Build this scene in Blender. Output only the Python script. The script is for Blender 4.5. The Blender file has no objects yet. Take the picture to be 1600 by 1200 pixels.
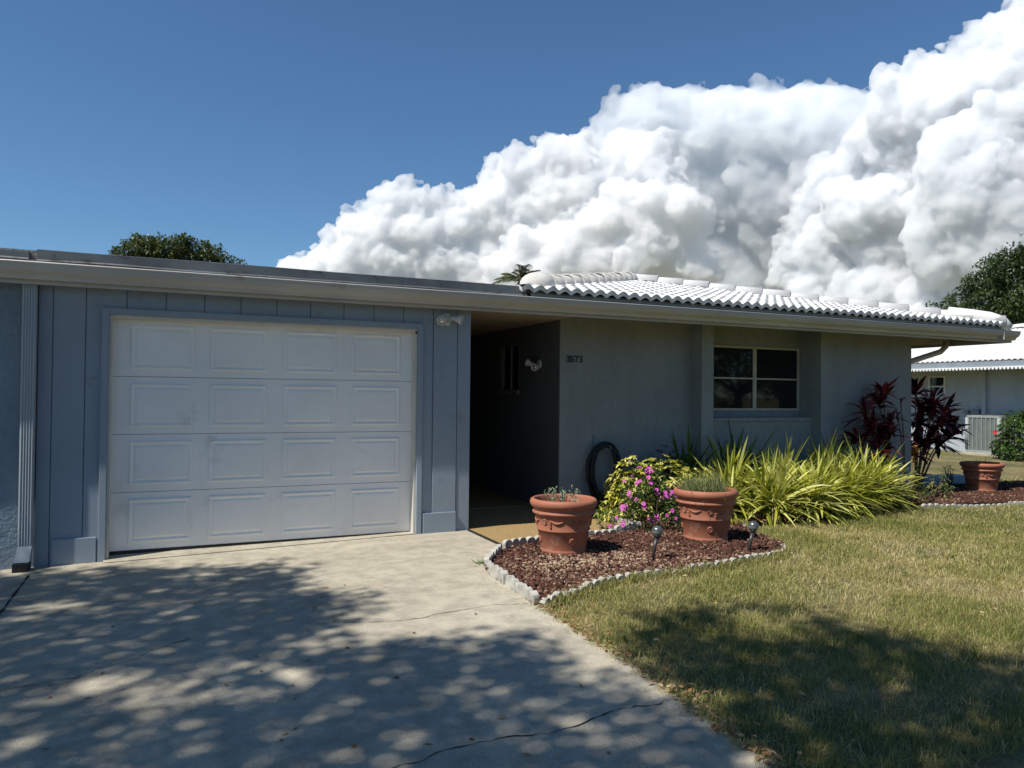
import bpy, bmesh, math, random
import numpy as np
from math import sin, cos, pi, radians, sqrt, atan2
from mathutils import Vector, Matrix, noise as mnoise
random.seed(7)
rng = np.random.default_rng(11)
scene = bpy.context.scene
COL = scene.collection
# ------------------------------------------------------------------ camera
F, YAW, PIT, ROL = 1172.54, radians(24.6013), radians(.85611), radians(-.57318)
H = 1.4606
_fw = Vector((sin(YAW)*cos(PIT), cos(YAW)*cos(PIT), sin(PIT)))
_r0 = Vector((cos(YAW), -sin(YAW), 0)); _u0 = _r0.cross(_fw)
_r = _r0*cos(ROL) - _u0*sin(ROL); _u = _r0*sin(ROL) + _u0*cos(ROL)
cam = bpy.data.cameras.new('camera'); co = bpy.data.objects.new('camera', cam); COL.objects.link(co)
cam.sensor_width = 36; cam.lens = F/1600*36; cam.clip_end = 20000; cam.clip_start = .05
co.matrix_world = Matrix(((_r.x, _u.x, -_fw.x, 0), (_r.y, _u.y, -_fw.y, 0), (_r.z, _u.z, -_fw.z, H), (0, 0, 0, 1)))
scene.camera = co
def ray(x, y): return _r*(x-800) + _u*(600-y) + _fw*F
def far(x, y, d): return ray(x, y).normalized()*d + Vector((0, 0, H))
def gpt(x, y, z=0.):
    d = ray(x, y); return d*((z-H)/d.z) + Vector((0, 0, H))
# ------------------------------------------------------------------ light
SUNV = Vector((-.70, -.152, 1.0)).normalized()
EL = math.asin(SUNV.z); AZ = atan2(SUNV.x, SUNV.y)
w = bpy.data.worlds.new('World'); scene.world = w; w.use_nodes = True
wn = w.node_tree; bg = wn.nodes['Background']
sky = wn.nodes.new('ShaderNodeTexSky'); sky.sky_type = 'NISHITA'; sky.sun_disc = False
sky.sun_elevation = EL; sky.sun_rotation = AZ; sky.air_density = 1.0; sky.dust_density = .0; sky.ozone_density = 4.; sky.altitude = 0
tn = wn.nodes.new('ShaderNodeMix'); tn.data_type = 'RGBA'; tn.blend_type = 'MULTIPLY'; tn.inputs[0].default_value = 1; tn.inputs[7].default_value = (.63, .82, .925, 1)
wn.links.new(sky.outputs[0], tn.inputs[6]); wn.links.new(tn.outputs[2], bg.inputs[0]); bg.inputs[1].default_value = .080
sl = bpy.data.lights.new('sun', 'SUN'); sl.energy = 4.1; sl.angle = radians(.55); sl.color = (1, .955, .88)
so = bpy.data.objects.new('sun', sl); COL.objects.link(so); so.location = (-20, -5, 30)
so.rotation_euler = SUNV.to_track_quat('Z', 'Y').to_euler()
scene.view_settings.view_transform = 'Standard'; scene.view_settings.look = 'None'; scene.view_settings.gamma = 1
scene.view_settings.exposure = .50; scene.view_settings.use_curve_mapping = False
scene.render.engine = 'CYCLES'
cy = scene.cycles
cy.use_denoising = True
try: cy.denoiser = 'OPENIMAGEDENOISE'
except Exception: pass
cy.max_bounces = 8; cy.diffuse_bounces = 4; cy.glossy_bounces = 3; cy.transmission_bounces = 6; cy.transparent_max_bounces = 12
cy.sample_clamp_indirect = 6; cy.caustics_reflective = False; cy.caustics_refractive = False
# ------------------------------------------------------------------ materials
def newmat(name):
    m = bpy.data.materials.new(name); m.use_nodes = True
    nt = m.node_tree; return m, nt, nt.nodes['Principled BSDF']
def N(nt, t, **k):
    n = nt.nodes.new(t)
    for a, b in k.items(): setattr(n, a, b)
    return n
def lk(nt, a, b): nt.links.new(a, b)
def nz(nt, scale, detail=3, rough=.55, vec=None, typ='ShaderNodeTexNoise'):
    n = N(nt, typ); n.inputs['Scale'].default_value = scale
    if 'Detail' in n.inputs: n.inputs['Detail'].default_value = detail
    if 'Roughness' in n.inputs: n.inputs['Roughness'].default_value = rough
    if vec is None:
        tc = N(nt, 'ShaderNodeTexCoord'); vec = tc.outputs['Object']
    lk(nt, vec, n.inputs['Vector']); return n
def ramp(nt, src, stops):
    r = N(nt, 'ShaderNodeValToRGB'); e = r.color_ramp.elements
    while len(e) < len(stops): e.new(.5)
    for q, (p, c) in zip(e, stops):
        q.position = p; q.color = (*c, 1) if len(c) == 3 else c
    lk(nt, src, r.inputs[0]); return r
def mixc(nt, a, b, f, mode='MIX'):
    m = N(nt, 'ShaderNodeMix', data_type='RGBA', blend_type=mode)
    for s, v in ((m.inputs[0], f), (m.inputs[6], a), (m.inputs[7], b)):
        if hasattr(v, 'links'): lk(nt, v, s)
        elif isinstance(v, (int, float)): s.default_value = v
        else: s.default_value = (*v, 1)
    return m.outputs[2]
def bump(nt, src, dist, strength=1., prev=None):
    b = N(nt, 'ShaderNodeBump'); b.inputs['Strength'].default_value = strength; b.inputs['Distance'].default_value = dist
    lk(nt, src, b.inputs['Height'])
    if prev is not None: lk(nt, prev, b.inputs['Normal'])
    return b.outputs[0]
def pmat(name, c, rough=.6, var=.12, vs=3., bs=0, bd=.002, metal=0., spec=.4, c2=None, dirt=None, detail=4):
    """paint, metal, plastic: base colour with soft wear variation and a fine bump"""
    m, nt, p = newmat(name)
    c2 = c2 or tuple(x*(1-var*2) for x in c)
    n = nz(nt, vs, detail, .6)
    r = ramp(nt, n.outputs[0], [(.35, c), (.7, c2)])
    out = r.outputs[0]
    if dirt:
        d = nz(nt, dirt[1], 5, .7); dr = ramp(nt, d.outputs[0], [(dirt[2], (0, 0, 0)), (dirt[2]+.12, (1, 1, 1))])
        out = mixc(nt, out, dirt[0], dr.outputs[0])
    lk(nt, out, p.inputs['Base Color'])
    p.inputs['Roughness'].default_value = rough; p.inputs['Metallic'].default_value = metal
    p.inputs['Specular IOR Level'].default_value = spec
    if bs:
        b = nz(nt, bs, 5, .6); lk(nt, bump(nt, b.outputs[0], bd), p.inputs['Normal'])
    return m
def leafmat(name, c1, c2, trans=.35, rough=.45, c3=None, spec=.35):
    m, nt, p = newmat(name)
    at = N(nt, 'ShaderNodeAttribute', attribute_name='rnd')
    st = [(0, c1), (1, c2)] if c3 is None else [(0, c1), (.55, c2), (1, c3)]
    r = ramp(nt, at.outputs['Fac'], st)
    lk(nt, r.outputs[0], p.inputs['Base Color']); p.inputs['Roughness'].default_value = rough
    p.inputs['Specular IOR Level'].default_value = spec
    t = N(nt, 'ShaderNodeBsdfTranslucent'); lk(nt, r.outputs[0], t.inputs[0])
    mx = N(nt, 'ShaderNodeMixShader'); mx.inputs[0].default_value = trans
    lk(nt, p.outputs[0], mx.inputs[1]); lk(nt, t.outputs[0], mx.inputs[2])
    lk(nt, mx.outputs[0], nt.nodes['Material Output'].inputs[0])
    return m
# ------------------------------------------------------------------ object helpers
def tag(o, label=None, cat=None, group=None, kind=None):
    if label: o['label'] = label
    if cat: o['category'] = cat
    if group: o['group'] = group
    if kind: o['kind'] = kind
    return o
def empty(name, loc=(0, 0, 0), rz=0, label=None, cat=None, group=None):
    o = bpy.data.objects.new(name, None); COL.objects.link(o); o.location = loc; o.rotation_euler = (0, 0, rz)
    return tag(o, label, cat, group)
def link(name, me, mat, parent=None):
    o = bpy.data.objects.new(name, me); COL.objects.link(o)
    if mat is not None and not me.materials:
        for mm in (mat if isinstance(mat, (list, tuple)) else [mat]): me.materials.append(mm)
    if parent is not None: o.parent = parent
    return o
def arr(name, V, Fc, mat, parent=None, rnd=None, smooth=False):
    """fast mesh from arrays; Fc is (n,3) or (n,4)"""
    V = np.asarray(V, np.float32).reshape(-1, 3); Fc = np.asarray(Fc, np.int32); k = Fc.shape[1]
    me = bpy.data.meshes.new(name)
    me.vertices.add(len(V)); me.vertices.foreach_set('co', V.ravel())
    me.loops.add(Fc.size); me.loops.foreach_set('vertex_index', Fc.ravel())
    me.polygons.add(len(Fc)); me.polygons.foreach_set('loop_start', np.arange(0, Fc.size, k, dtype=np.int32))
    me.polygons.foreach_set('loop_total', np.full(len(Fc), k, np.int32))
    if smooth: me.polygons.foreach_set('use_smooth', np.ones(len(Fc), bool))
    me.update(calc_edges=True)
    if rnd is not None:
        a = me.attributes.new('rnd', 'FLOAT', 'POINT'); a.data.foreach_set('value', np.asarray(rnd, np.float32))
    return link(name, me, mat, parent)
class MB:
    """collects shapes, then links them as one mesh object"""
    def __init__(s): s.b = bmesh.new()
    def box(s, x0, x1, y0, y1, z0, z1, bev=0, mi=0):
        vs = [s.b.verts.new(p) for p in ((x0,y0,z0),(x1,y0,z0),(x1,y1,z0),(x0,y1,z0),(x0,y0,z1),(x1,y0,z1),(x1,y1,z1),(x0,y1,z1))]
        fs = [s.b.faces.new([vs[i] for i in q]) for q in ((0,3,2,1),(4,5,6,7),(0,1,5,4),(1,2,6,5),(2,3,7,6),(3,0,4,7))]
        for f in fs: f.material_index = mi
        if bev:
            es = list({e for f in fs for e in f.edges}); bmesh.ops.bevel(s.b, geom=es, offset=bev, segments=2, affect='EDGES', profile=.6)
        return s
    def face(s, pts, mi=0):
        f = s.b.faces.new([s.b.verts.new(p) for p in pts]); f.material_index = mi; return s
    def prism(s, prof, x0, x1, ax='x', smooth=False):
        """extrude a closed (a,b) outline along an axis"""
        def P(t, a, b): return {'x': (t, a, b), 'y': (a, t, b), 'z': (a, b, t)}[ax]
        A = [s.b.verts.new(P(x0, *p)) for p in prof]; B = [s.b.verts.new(P(x1, *p)) for p in prof]; n = len(prof)
        for i in range(n):
            f = s.b.faces.new((A[i], A[(i+1) % n], B[(i+1) % n], B[i])); f.smooth = smooth
        s.b.faces.new(A[::-1]); s.b.faces.new(B); return s
    def tube(s, pts, r, n=8, cap=True):
        pts = [Vector(p) for p in pts]; rs = r if isinstance(r, (list, tuple)) else [r]*len(pts)
        rings = []; up = None
        for i, p in enumerate(pts):
            t = (pts[min(i+1, len(pts)-1)] - pts[max(i-1, 0)]).normalized()
            if up is None: up = t.orthogonal().normalized()
            up = (up - t*up.dot(t)).normalized(); v = t.cross(up)
            rings.append([s.b.verts.new(p + (up*cos(2*pi*k/n) + v*sin(2*pi*k/n))*rs[i]) for k in range(n)])
        for a, b in zip(rings, rings[1:]):
            for k in range(n):
                f = s.b.faces.new((a[k], a[(k+1) % n], b[(k+1) % n], b[k])); f.smooth = True
        if cap:
            s.b.faces.new(rings[0][::-1]); s.b.faces.new(rings[-1])
        return s
    def lathe(s, prof, n=48, c=(0, 0, 0), cap=False):
        rings = [[s.b.verts.new((c[0]+r*cos(2*pi*k/n), c[1]+r*sin(2*pi*k/n), c[2]+z)) for k in range(n)] for r, z in prof]
        for a, b in zip(rings, rings[1:]):
            for k in range(n):
                f = s.b.faces.new((a[k], a[(k+1) % n], b[(k+1) % n], b[k])); f.smooth = True
        if cap: s.b.faces.new(rings[0][::-1]); s.b.faces.new(rings[-1])
        return s
    def ball(s, c, r, u=16, v=10, sc=(1, 1, 1)):
        m = Matrix.Translation(c) @ Matrix.Diagonal((*[r*k for k in sc], 1))
        q = bmesh.ops.create_uvsphere(s.b, u_segments=u, v_segments=v, radius=1, matrix=m)
        for vv in q['verts']:
            for f in vv.link_faces: f.smooth = True
        return s
    def build(s, name, mat, parent=None, off=None):
        bmesh.ops.recalc_face_normals(s.b, faces=s.b.faces)
        me = bpy.data.meshes.new(name); s.b.to_mesh(me); s.b.free()
        o = link(name, me, mat, parent)
        if off: o.location = off
        return o
# ------------------------------------------------------------------ ground, lawn, driveway, porch, beds
def pip(px, py, poly):
    """vectorised point in polygon"""
    px = np.asarray(px); py = np.asarray(py); c = np.zeros(px.shape, bool); n = len(poly)
    for i in range(n):
        x0, y0 = poly[i][0], poly[i][1]; x1, y1 = poly[(i+1) % n][0], poly[(i+1) % n][1]
        if y0 == y1: continue
        k = ((y0 > py) != (y1 > py)) & (px < (x1-x0)*(py-y0)/(y1-y0)+x0); c ^= k
    return c
def V2(x, y, z=.04): p = gpt(x, y, z); return (p.x, p.y)
RUN_PORCH = [(4.80, 8.22), (4.76, 7.6), (4.66, 6.86)]
RUN_PATH = [(4.60, 6.80), (4.2, 6.76), (3.75, 6.66), (3.2, 6.56), (2.86, 6.42)]
RUN_DRIVE = [(2.80, 6.36), V2(757, 884), V2(800, 910), V2(838, 936)]
RUN_LAWN = [V2(846, 938), V2(885, 920), V2(950, 900), V2(1050, 886), V2(1150, 872), V2(1205, 863), V2(1228, 852), V2(1222, 845), V2(1192, 835), V2(1165, 820), V2(1150, 808)]
RUN_BACK = [V2(1440, 787), V2(1500, 785), V2(1560, 783), V2(1640, 781), V2(1760, 779)]
BED1 = RUN_PORCH + RUN_PATH + RUN_DRIVE + RUN_LAWN + [(6.0, 6.72), (7.0, 6.74), (8.4, 6.95), (9.6, 7.12)] + RUN_BACK + [(15.2, 8.2), (10.6, 8.7), (10.55, 8.28)]
DRIVE = [(-9, 7.62), (2.97, 7.62), (2.95, 6.5)] + [V2(757, 884, 0), V2(800, 911, 0), V2(838, 940, 0), V2(900, 982, 0), V2(1000, 1045, 0), V2(1110, 1125, 0), V2(1220, 1200, 0), (2.0, -2), (1.9, -11), (-9, -11)]
def dz(x): return -.018*max(0., 2.3-x) if x > -2 else -.0774

m, nt, p = newmat('lawn_soil')
a = nz(nt, .55, 5, .65); b = nz(nt, 9, 5, .7); c_ = nz(nt, 60, 3, .6)
r1 = ramp(nt, a.outputs[0], [(.38, (.14, .15, .05)), (.62, (.36, .29, .14))])
r2 = ramp(nt, b.outputs[0], [(.3, (.35, .36, .3)), (.7, (1, 1, 1))]); r3 = ramp(nt, c_.outputs[0], [(.3, (.55, .55, .5)), (.7, (1.15, 1.1, 1))])
lk(nt, mixc(nt, mixc(nt, r1.outputs[0], r2.outputs[0], 1., 'MULTIPLY'), r3.outputs[0], 1., 'MULTIPLY'), p.inputs['Base Color'])
p.inputs['Roughness'].default_value = .95; lk(nt, bump(nt, b.outputs[0], .03), p.inputs['Normal'])
LAWN = m
N_ = 7000
g = MB(); g.face([(-N_, -N_, -.16), (N_, -N_, -.16), (N_, N_, -.16), (-N_, N_, -.16)]); o = g.build('ground', LAWN); tag(o, kind='structure')
g = MB(); g.face([(2.0, 8.3), (2.6, 5.0), (1.95, 1), (1.7, -11), (60, -11), (60, 60), (2.0, 60)] and [(x, y, -.03) for x, y in [(2.5, 8.3), (2.5, 5.2), (1.95, 1), (1.7, -11), (60, -11), (60, 60), (2.5, 60)]]); o = g.build('lawn', LAWN); tag(o, kind='structure')
# concrete
m, nt, p = newmat('driveway_concrete')
a = nz(nt, .7, 5, .62); b = nz(nt, 6, 6, .7); f = nz(nt, 160, 2, .7); s_ = nz(nt, 2.2, 6, .75)
r1 = ramp(nt, a.outputs[0], [(.3, (.41, .365, .28)), (.7, (.545, .495, .385))])
r2 = ramp(nt, b.outputs[0], [(.32, (.60, .60, .60)), (.6, (1, 1, 1))])
r3 = ramp(nt, f.outputs[0], [(.3, (.70, .70, .70)), (.5, (1, 1, 1)), (.74, (1.22, 1.22, 1.2))])
r4 = ramp(nt, s_.outputs[0], [(.60, (1, 1, 1)), (.70, (.62, .61, .58))])
o1 = mixc(nt, mixc(nt, mixc(nt, r1.outputs[0], r2.outputs[0], .8, 'MULTIPLY'), r3.outputs[0], .9, 'MULTIPLY'), r4.outputs[0], .8, 'MULTIPLY')
v = nz(nt, 34, vec=None, typ='ShaderNodeTexVoronoi'); rv = ramp(nt, v.outputs['Distance'], [(.06, (.55, .55, .53)), (.13, (1, 1, 1))])
o1 = mixc(nt, o1, rv.outputs[0], .35, 'MULTIPLY')
sp_ = nz(nt, 420, 2, .8); rsp = ramp(nt, sp_.outputs[0], [(.36, (.62, .61, .6)), (.46, (1, 1, 1)), (.66, (1, 1, 1)), (.74, (1.2, 1.18, 1.12))]); o1 = mixc(nt, o1, rsp.outputs[0], .7, 'MULTIPLY')
lk(nt, o1, p.inputs['Base Color']); p.inputs['Roughness'].default_value = .88; p.inputs['Specular IOR Level'].default_value = .3
lk(nt, bump(nt, f.outputs[0], .0035, 1., bump(nt, b.outputs[0], .006)), p.inputs['Normal'])
CONC = m
def sheet(name, poly, z, mat, kind='structure', step=None, zf=None):
    bm = bmesh.new(); zf = zf or (lambda x, y: 0)
    f = bm.faces.new([bm.verts.new((q[0], q[1], z)) for q in poly])
    if step:
        bmesh.ops.triangulate(bm, faces=[f])
        for k in (0, 1):
            lo = min(q[k] for q in poly); hi = max(q[k] for q in poly); t = lo+step
            while t < hi:
                co_ = [0, 0, 0]; co_[k] = t; no = [0, 0, 0]; no[k] = 1
                bmesh.ops.bisect_plane(bm, geom=bm.verts[:]+bm.edges[:]+bm.faces[:], plane_co=co_, plane_no=no); t += step
        for v in bm.verts: v.co.z += zf(v.co.x, v.co.y)
    bmesh.ops.recalc_face_normals(bm, faces=bm.faces)
    if sum(f.normal.z for f in bm.faces) < 0: bmesh.ops.reverse_faces(bm, faces=bm.faces)
    me = bpy.data.meshes.new(name); bm.to_mesh(me); bm.free(); o = link(name, me, mat)
    return tag(o, kind=kind)
drive = sheet('driveway', DRIVE, 0, CONC, step=.5, zf=lambda x, y: dz(x))
DARK = pmat('dark_gap', (.018, .017, .015), .9, .2, 20)
def crack(pts, wd, seed, jit=.02, name='crack'):
    rr = random.Random(seed); P = [gpt(x, y, 0) for x, y in pts]; Q = []
    for a, b in zip(P, P[1:]):
        n = max(2, int((b-a).length/.035))
        for i in range(n): Q.append(a.lerp(b, i/n))
    Q.append(P[-1]); off = 0; L = []
    for i, q in enumerate(Q):
        off = off*.8 + rr.uniform(-jit, jit); t = (Q[min(i+1, len(Q)-1)]-Q[max(0, i-1)]).normalized(); n = Vector((-t.y, t.x, 0))
        c = q+n*off; w_ = wd*rr.uniform(.25, 1.3); L.append((c+n*w_, c-n*w_))
    b = bmesh.new(); pv = None
    for l, r in L:
        cur = (b.verts.new((l.x, l.y, dz(l.x)+.0035)), b.verts.new((r.x, r.y, dz(r.x)+.0035)))
        if pv: b.faces.new((pv[0], pv[1], cur[1], cur[0]))
        pv = cur
    me = bpy.data.meshes.new(name); b.to_mesh(me); b.free(); return link(name, me, DARK, drive)
crack([(0, 1062), (60, 1053), (120, 1045), (170, 1026), (250, 1002), (300, 990)], .0032, 1)
crack([(478, 968), (560, 969), (660, 964), (690, 957), (760, 947), (845, 943)], .0028, 2, .012)
crack([(600, 1192), (640, 1180), (700, 1166), (780, 1152), (870, 1143), (930, 1124), (1030, 1100), (1090, 1085)], .0036, 3)
crack([(560, 925), (600, 915), (640, 918)], .002, 4)
crack([(45, 888), (0, 946), (-160, 1150)], .010, 5, .001, 'expansion_joint')
# porch of exposed pebbles
m, nt, p = newmat('pebble_aggregate')
v = nz(nt, 42, typ='ShaderNodeTexVoronoi'); rv = ramp(nt, v.outputs['Color'], [(.2, (.55, .34, .13)), (.5, (.80, .60, .30)), (.8, (.88, .75, .48))])
dd = ramp(nt, v.outputs['Distance'], [(.35, (1.1, 1.1, 1.1)), (.75, (.4, .32, .22))])
lk(nt, mixc(nt, rv.outputs[0], dd.outputs[0], 1., 'MULTIPLY'), p.inputs['Base Color']); p.inputs['Roughness'].default_value = .6
iv = N(nt, 'ShaderNodeMath', operation='SUBTRACT'); iv.inputs[0].default_value = 1; lk(nt, v.outputs['Distance'], iv.inputs[1])
lk(nt, bump(nt, iv.outputs[0], .006), p.inputs['Normal'])
PEB = m
po = sheet('porch', [(2.975, 13), (2.975, 7.5), (2.95, 6.44), (3.2, 6.52), (3.75, 6.6), (4.2, 6.7), (4.62, 6.74), (4.74, 7.6), (4.78, 8.275), (4.46, 8.28), (4.46, 13)], .008, PEB)
g = MB(); g.box(2.98, 4.44, 8.90, 8.915, .009, .0125); g.build('joint_line', pmat('joint_grey', (.5, .45, .36), .8), po)
g = MB(); g.box(2.945, 2.973, 6.46, 7.55, -.01, .0135); g.build('joint_line', DARK, po)
# mulch beds
m, nt, p = newmat('mulch_soil')
a = nz(nt, 45, 5, .7); r = ramp(nt, a.outputs[0], [(.35, (.02, .012, .008)), (.6, (.085, .04, .027)), (.75, (.16, .10, .07))])
lk(nt, r.outputs[0], p.inputs['Base Color']); p.inputs['Roughness'].default_value = .95; lk(nt, bump(nt, a.outputs[0], .02), p.inputs['Normal'])
bed = sheet('planting_bed', BED1, .018, m)
B1 = [(x, y) for x, y in BED1]
def scatter(n, x0, x1, y0, y1, poly): 
    x = rng.uniform(x0, x1, n); y = rng.uniform(y0, y1, n); k = pip(x, y, poly); return x[k], y[k]
xx, yy = scatter(95000, 2.3, 15, 4.6, 8.4, B1)
near = (xx < 6.2) | ((rng.random(len(xx)) < .8)); xx = xx[near]; yy = yy[near]; n = len(xx)
L_ = rng.uniform(.010, .040, n); W_ = L_*rng.uniform(.18, .6, n); T_ = rng.uniform(.002, .006, n)
ang = rng.uniform(0, 2*pi, n); tl = rng.normal(0, .35, n); tl2 = rng.normal(0, .3, n)
ax = np.stack([np.cos(ang)*np.cos(tl), np.sin(ang)*np.cos(tl), np.sin(tl)], 1); bx = np.stack([-np.sin(ang), np.cos(ang), np.sin(tl2)], 1); cx = np.cross(ax, bx)
cc = np.stack([xx, yy, .022+rng.uniform(0, .022, n)], 1)
cn = np.array([[-1,-1,-1],[1,-1,-1],[1,1,-1],[-1,1,-1],[-.8,-.7,1],[.9,-.8,1],[.7,.9,1],[-.9,.7,1]])
Vm = cc[:, None] + cn[None, :, 0:1]*(ax*L_[:, None]/2)[:, None] + cn[None, :, 1:2]*(bx*W_[:, None]/2)[:, None] + cn[None, :, 2:3]*(cx*T_[:, None])[:, None]
fq = np.array([(4,5,6,7),(0,1,5,4),(1,2,6,5),(2,3,7,6),(3,0,4,7)])
Fm = (np.arange(n)[:, None, None]*8+fq[None]).reshape(-1, 4)
# bare, bleached patch round the first pot
pt_ = np.array([mnoise.noise((a*2.2, b*2.2, 4.)) for a, b in zip(xx, yy)]); bl = np.clip(pt_*1.3, 0, .6)*.9+np.exp(-(((cc[:, 0]-3.35)/.75)**2+((cc[:, 1]-5.55)/.5)**2)); rnd = np.clip(rng.beta(1.6, 3.2, n)+bl*rng.uniform(-.1, .75, n), 0, 1)
MUL = leafmat('mulch_chips', (.028, .013, .009), (.135, .06, .042), 0, .85, (.40, .30, .20), .15)
tag(arr('mulch', Vm, Fm, MUL, None, np.repeat(rnd, 8)), 'reddish brown lava chip mulch in the planting bed', 'mulch', kind='stuff')
# scalloped concrete edging, one piece after another
EDM = pmat('edging_concrete', (.52, .50, .44), .9, .22, 14, 60, .008, dirt=((.16, .15, .12), 7, .54))
g = MB(); prof = []
ns, sw = 3, .098; Lp = ns*sw
for i in range(ns):
    for k in range(9):
        t = pi-k*pi/8; prof.append((-Lp/2+sw*(i+.5)+cos(t)*sw*.49, .056+sin(t)*.036))
prof = [(-Lp/2+.002, -.04)]+prof+[(Lp/2-.002, -.04)]
g.prism(prof, -.023, .023, 'y')
e0 = g.build('scalloped_edging', EDM); bmv = e0.modifiers.new('b', 'BEVEL'); bmv.width = .007; bmv.segments = 2; bmv.limit_method = 'ANGLE'; bmv.angle_limit = radians(50)
dg = bpy.context.evaluated_depsgraph_get(); me = bpy.data.meshes.new_from_object(e0.evaluated_get(dg)); e0.modifiers.clear(); e0.data = me
first = [True]; rr = random.Random(5)
def edge_run(run, label, z0=0, sc=1.):
    P = [Vector((x, y, 0)) for x, y in run]; pos = P[0].copy(); seg = 0; Lq = Lp*sc
    while True:
        # walk Lq along the polyline
        q = pos.copy(); rem = Lq; s = seg
        while s < len(P)-1:
            d = (P[s+1]-q).length
            if d >= rem: q = q+(P[s+1]-q).normalized()*rem; rem = 0; break
            rem -= d; q = P[s+1].copy(); s += 1
        if rem > Lq*.5: break
        c = (pos+q)/2; t = (q-pos).normalized()
        o = e0 if first[0] else e0.copy()
        if not first[0]: COL.objects.link(o)
        first[0] = False
        o.location = (c.x+rr.uniform(-.006, .006), c.y+rr.uniform(-.006, .006), z0+rr.uniform(-.022, .012)); o.rotation_euler = (rr.uniform(-.10, .10), rr.uniform(-.04, .04), atan2(t.y, t.x)+rr.uniform(-.04, .04))
        o.scale = (sc, sc, sc*rr.uniform(.92, 1.02)); tag(o, label, 'garden edging', 'scalloped edging round the front bed')
        pos = q; seg = s
        if rem > 0: break
edge_run(RUN_PORCH, 'scalloped concrete edging piece on the right side of the pebble porch', 0)
edge_run(RUN_PATH, 'scalloped concrete edging piece between pebble porch and front mulch bed', .0)
edge_run(RUN_DRIVE, 'scalloped concrete edging piece between driveway and front mulch bed', -.004)
edge_run(RUN_LAWN, 'scalloped concrete edging piece between lawn and front mulch bed', -.052)
edge_run(RUN_BACK, 'low scalloped edging piece along the far bed under the third pot', -.066)
# ------------------------------------------------------------------ strap / leaf generator
def strap(name, P, D, L, W, droop, mat, parent=None, nseg=3, rnd=None, prof=None, fold=0., smooth=True, side=None, curl=None):
    P = np.asarray(P, float); D = np.asarray(D, float); n = len(P); D = D/np.linalg.norm(D, axis=1)[:, None]
    L = np.broadcast_to(L, n)[:, None]; W = np.broadcast_to(W, n)[:, None]; dr = np.broadcast_to(droop, n)[:, None]
    S = np.cross(D, np.array([0, 0, 1.])) + rng.normal(0, .25, (n, 3)) if side is None else side
    S = S - D*np.sum(S*D, 1)[:, None]; S /= np.linalg.norm(S, axis=1)[:, None]+1e-9
    U = np.cross(S, D); k = nseg+1; prof = prof or (lambda t: (1-t)**.7*min(1, .55+t*2))
    V = np.zeros((n, k, 2, 3))
    for i in range(k):
        t = i/nseg; c = P + D*L*t + np.array([0, 0, -1.])*dr*L*t*t
        if curl is not None: c = c + curl*t*t
        w_ = max(prof(t), .02)*W/2
        V[:, i, 0] = c-S*w_+U*w_*fold; V[:, i, 1] = c+S*w_+U*w_*fold
    base = (np.arange(n)*k*2)[:, None]; q = []
    for i in range(nseg): q.append(np.concatenate([base+2*i, base+2*i+1, base+2*i+3, base+2*i+2], 1))
    Fc = np.stack(q, 1).reshape(-1, 4)
    if rnd is None: rnd = rng.random(n)
    return arr(name, V.reshape(-1, 3), Fc, mat, parent, np.repeat(rnd, k*2), smooth)
# ------------------------------------------------------------------ grass
LP = [(q[0], q[1]) for q in ([V2(838, 940, 0), V2(900, 982, 0), V2(1000, 1045, 0), V2(1110, 1125, 0), V2(1220, 1200, 0), (2.0, -2)] + [(30, -2), (30, 14), (15, 9), (11.5, 9.0), (15.3, 8.1), (15.3, 7.1)] + RUN_BACK[::-1] + [(9.6, 7.12), (8.4, 6.92), (7.0, 6.71), (6.0, 6.69)] + RUN_LAWN[::-1])]
def blades(n, x0, x1, y0, y1, hl, wd, name='grass'):
    x, y = scatter(n, x0, x1, y0, y1, LP)
    m = len(x)
    # clumpy: drop blades where a slow noise is low
    pn = np.array([mnoise.noise((a*1.1, b*1.1, 3.)) + .6*mnoise.noise((a*4.3, b*4.3, 9.)) for a, b in zip(x, y)])
    k = rng.random(m) < np.clip(.8+pn*.7, .25, 1); x, y, pn = x[k], y[k], pn[k]; m = len(x)
    a = rng.uniform(0, 2*pi, m); tilt = np.abs(rng.normal(0, .55, m))+.12
    D = np.stack([np.cos(a)*np.sin(tilt), np.sin(a)*np.sin(tilt), np.cos(tilt)], 1)
    L = rng.uniform(*hl, m)*(1+.3*pn); dry = np.clip(rng.normal(.50, .24, m)-pn*.42+.10*np.sin(x*.9+y*.6), 0, 1)
    return (np.stack([x, y, np.full(m, -.028)], 1), D, L, rng.uniform(*wd, m), dry)
def grass_obj(sets, name, mat):
    P, D, L, W, R_ = [np.concatenate(q) for q in zip(*sets)]
    o = strap(name, P, D, L, W, rng.uniform(.1, .5, len(P)), mat, None, 2, R_, fold=.3)
    return o
GR = leafmat('grass_blades', (.14, .18, .04), (.38, .345, .11), .3, .6, (.68, .56, .32), .2)
gsets = [blades(60000, 2.1, 6.5, 2.0, 4.2, (.045, .085), (.003, .0055)), blades(78000, 2.3, 8.5, 4.2, 6.6, (.04, .08), (.004, .007)), blades(70000, 6, 15, 3.0, 7.6, (.04, .08), (.006, .010)),
         blades(60000, 11, 24, 5.5, 14, (.05, .09), (.010, .018))]
g_ = grass_obj(gsets, 'grass', GR); tag(g_, 'patchy green and straw coloured lawn grass', 'grass', kind='stuff')
ex, ey = [], []
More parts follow.
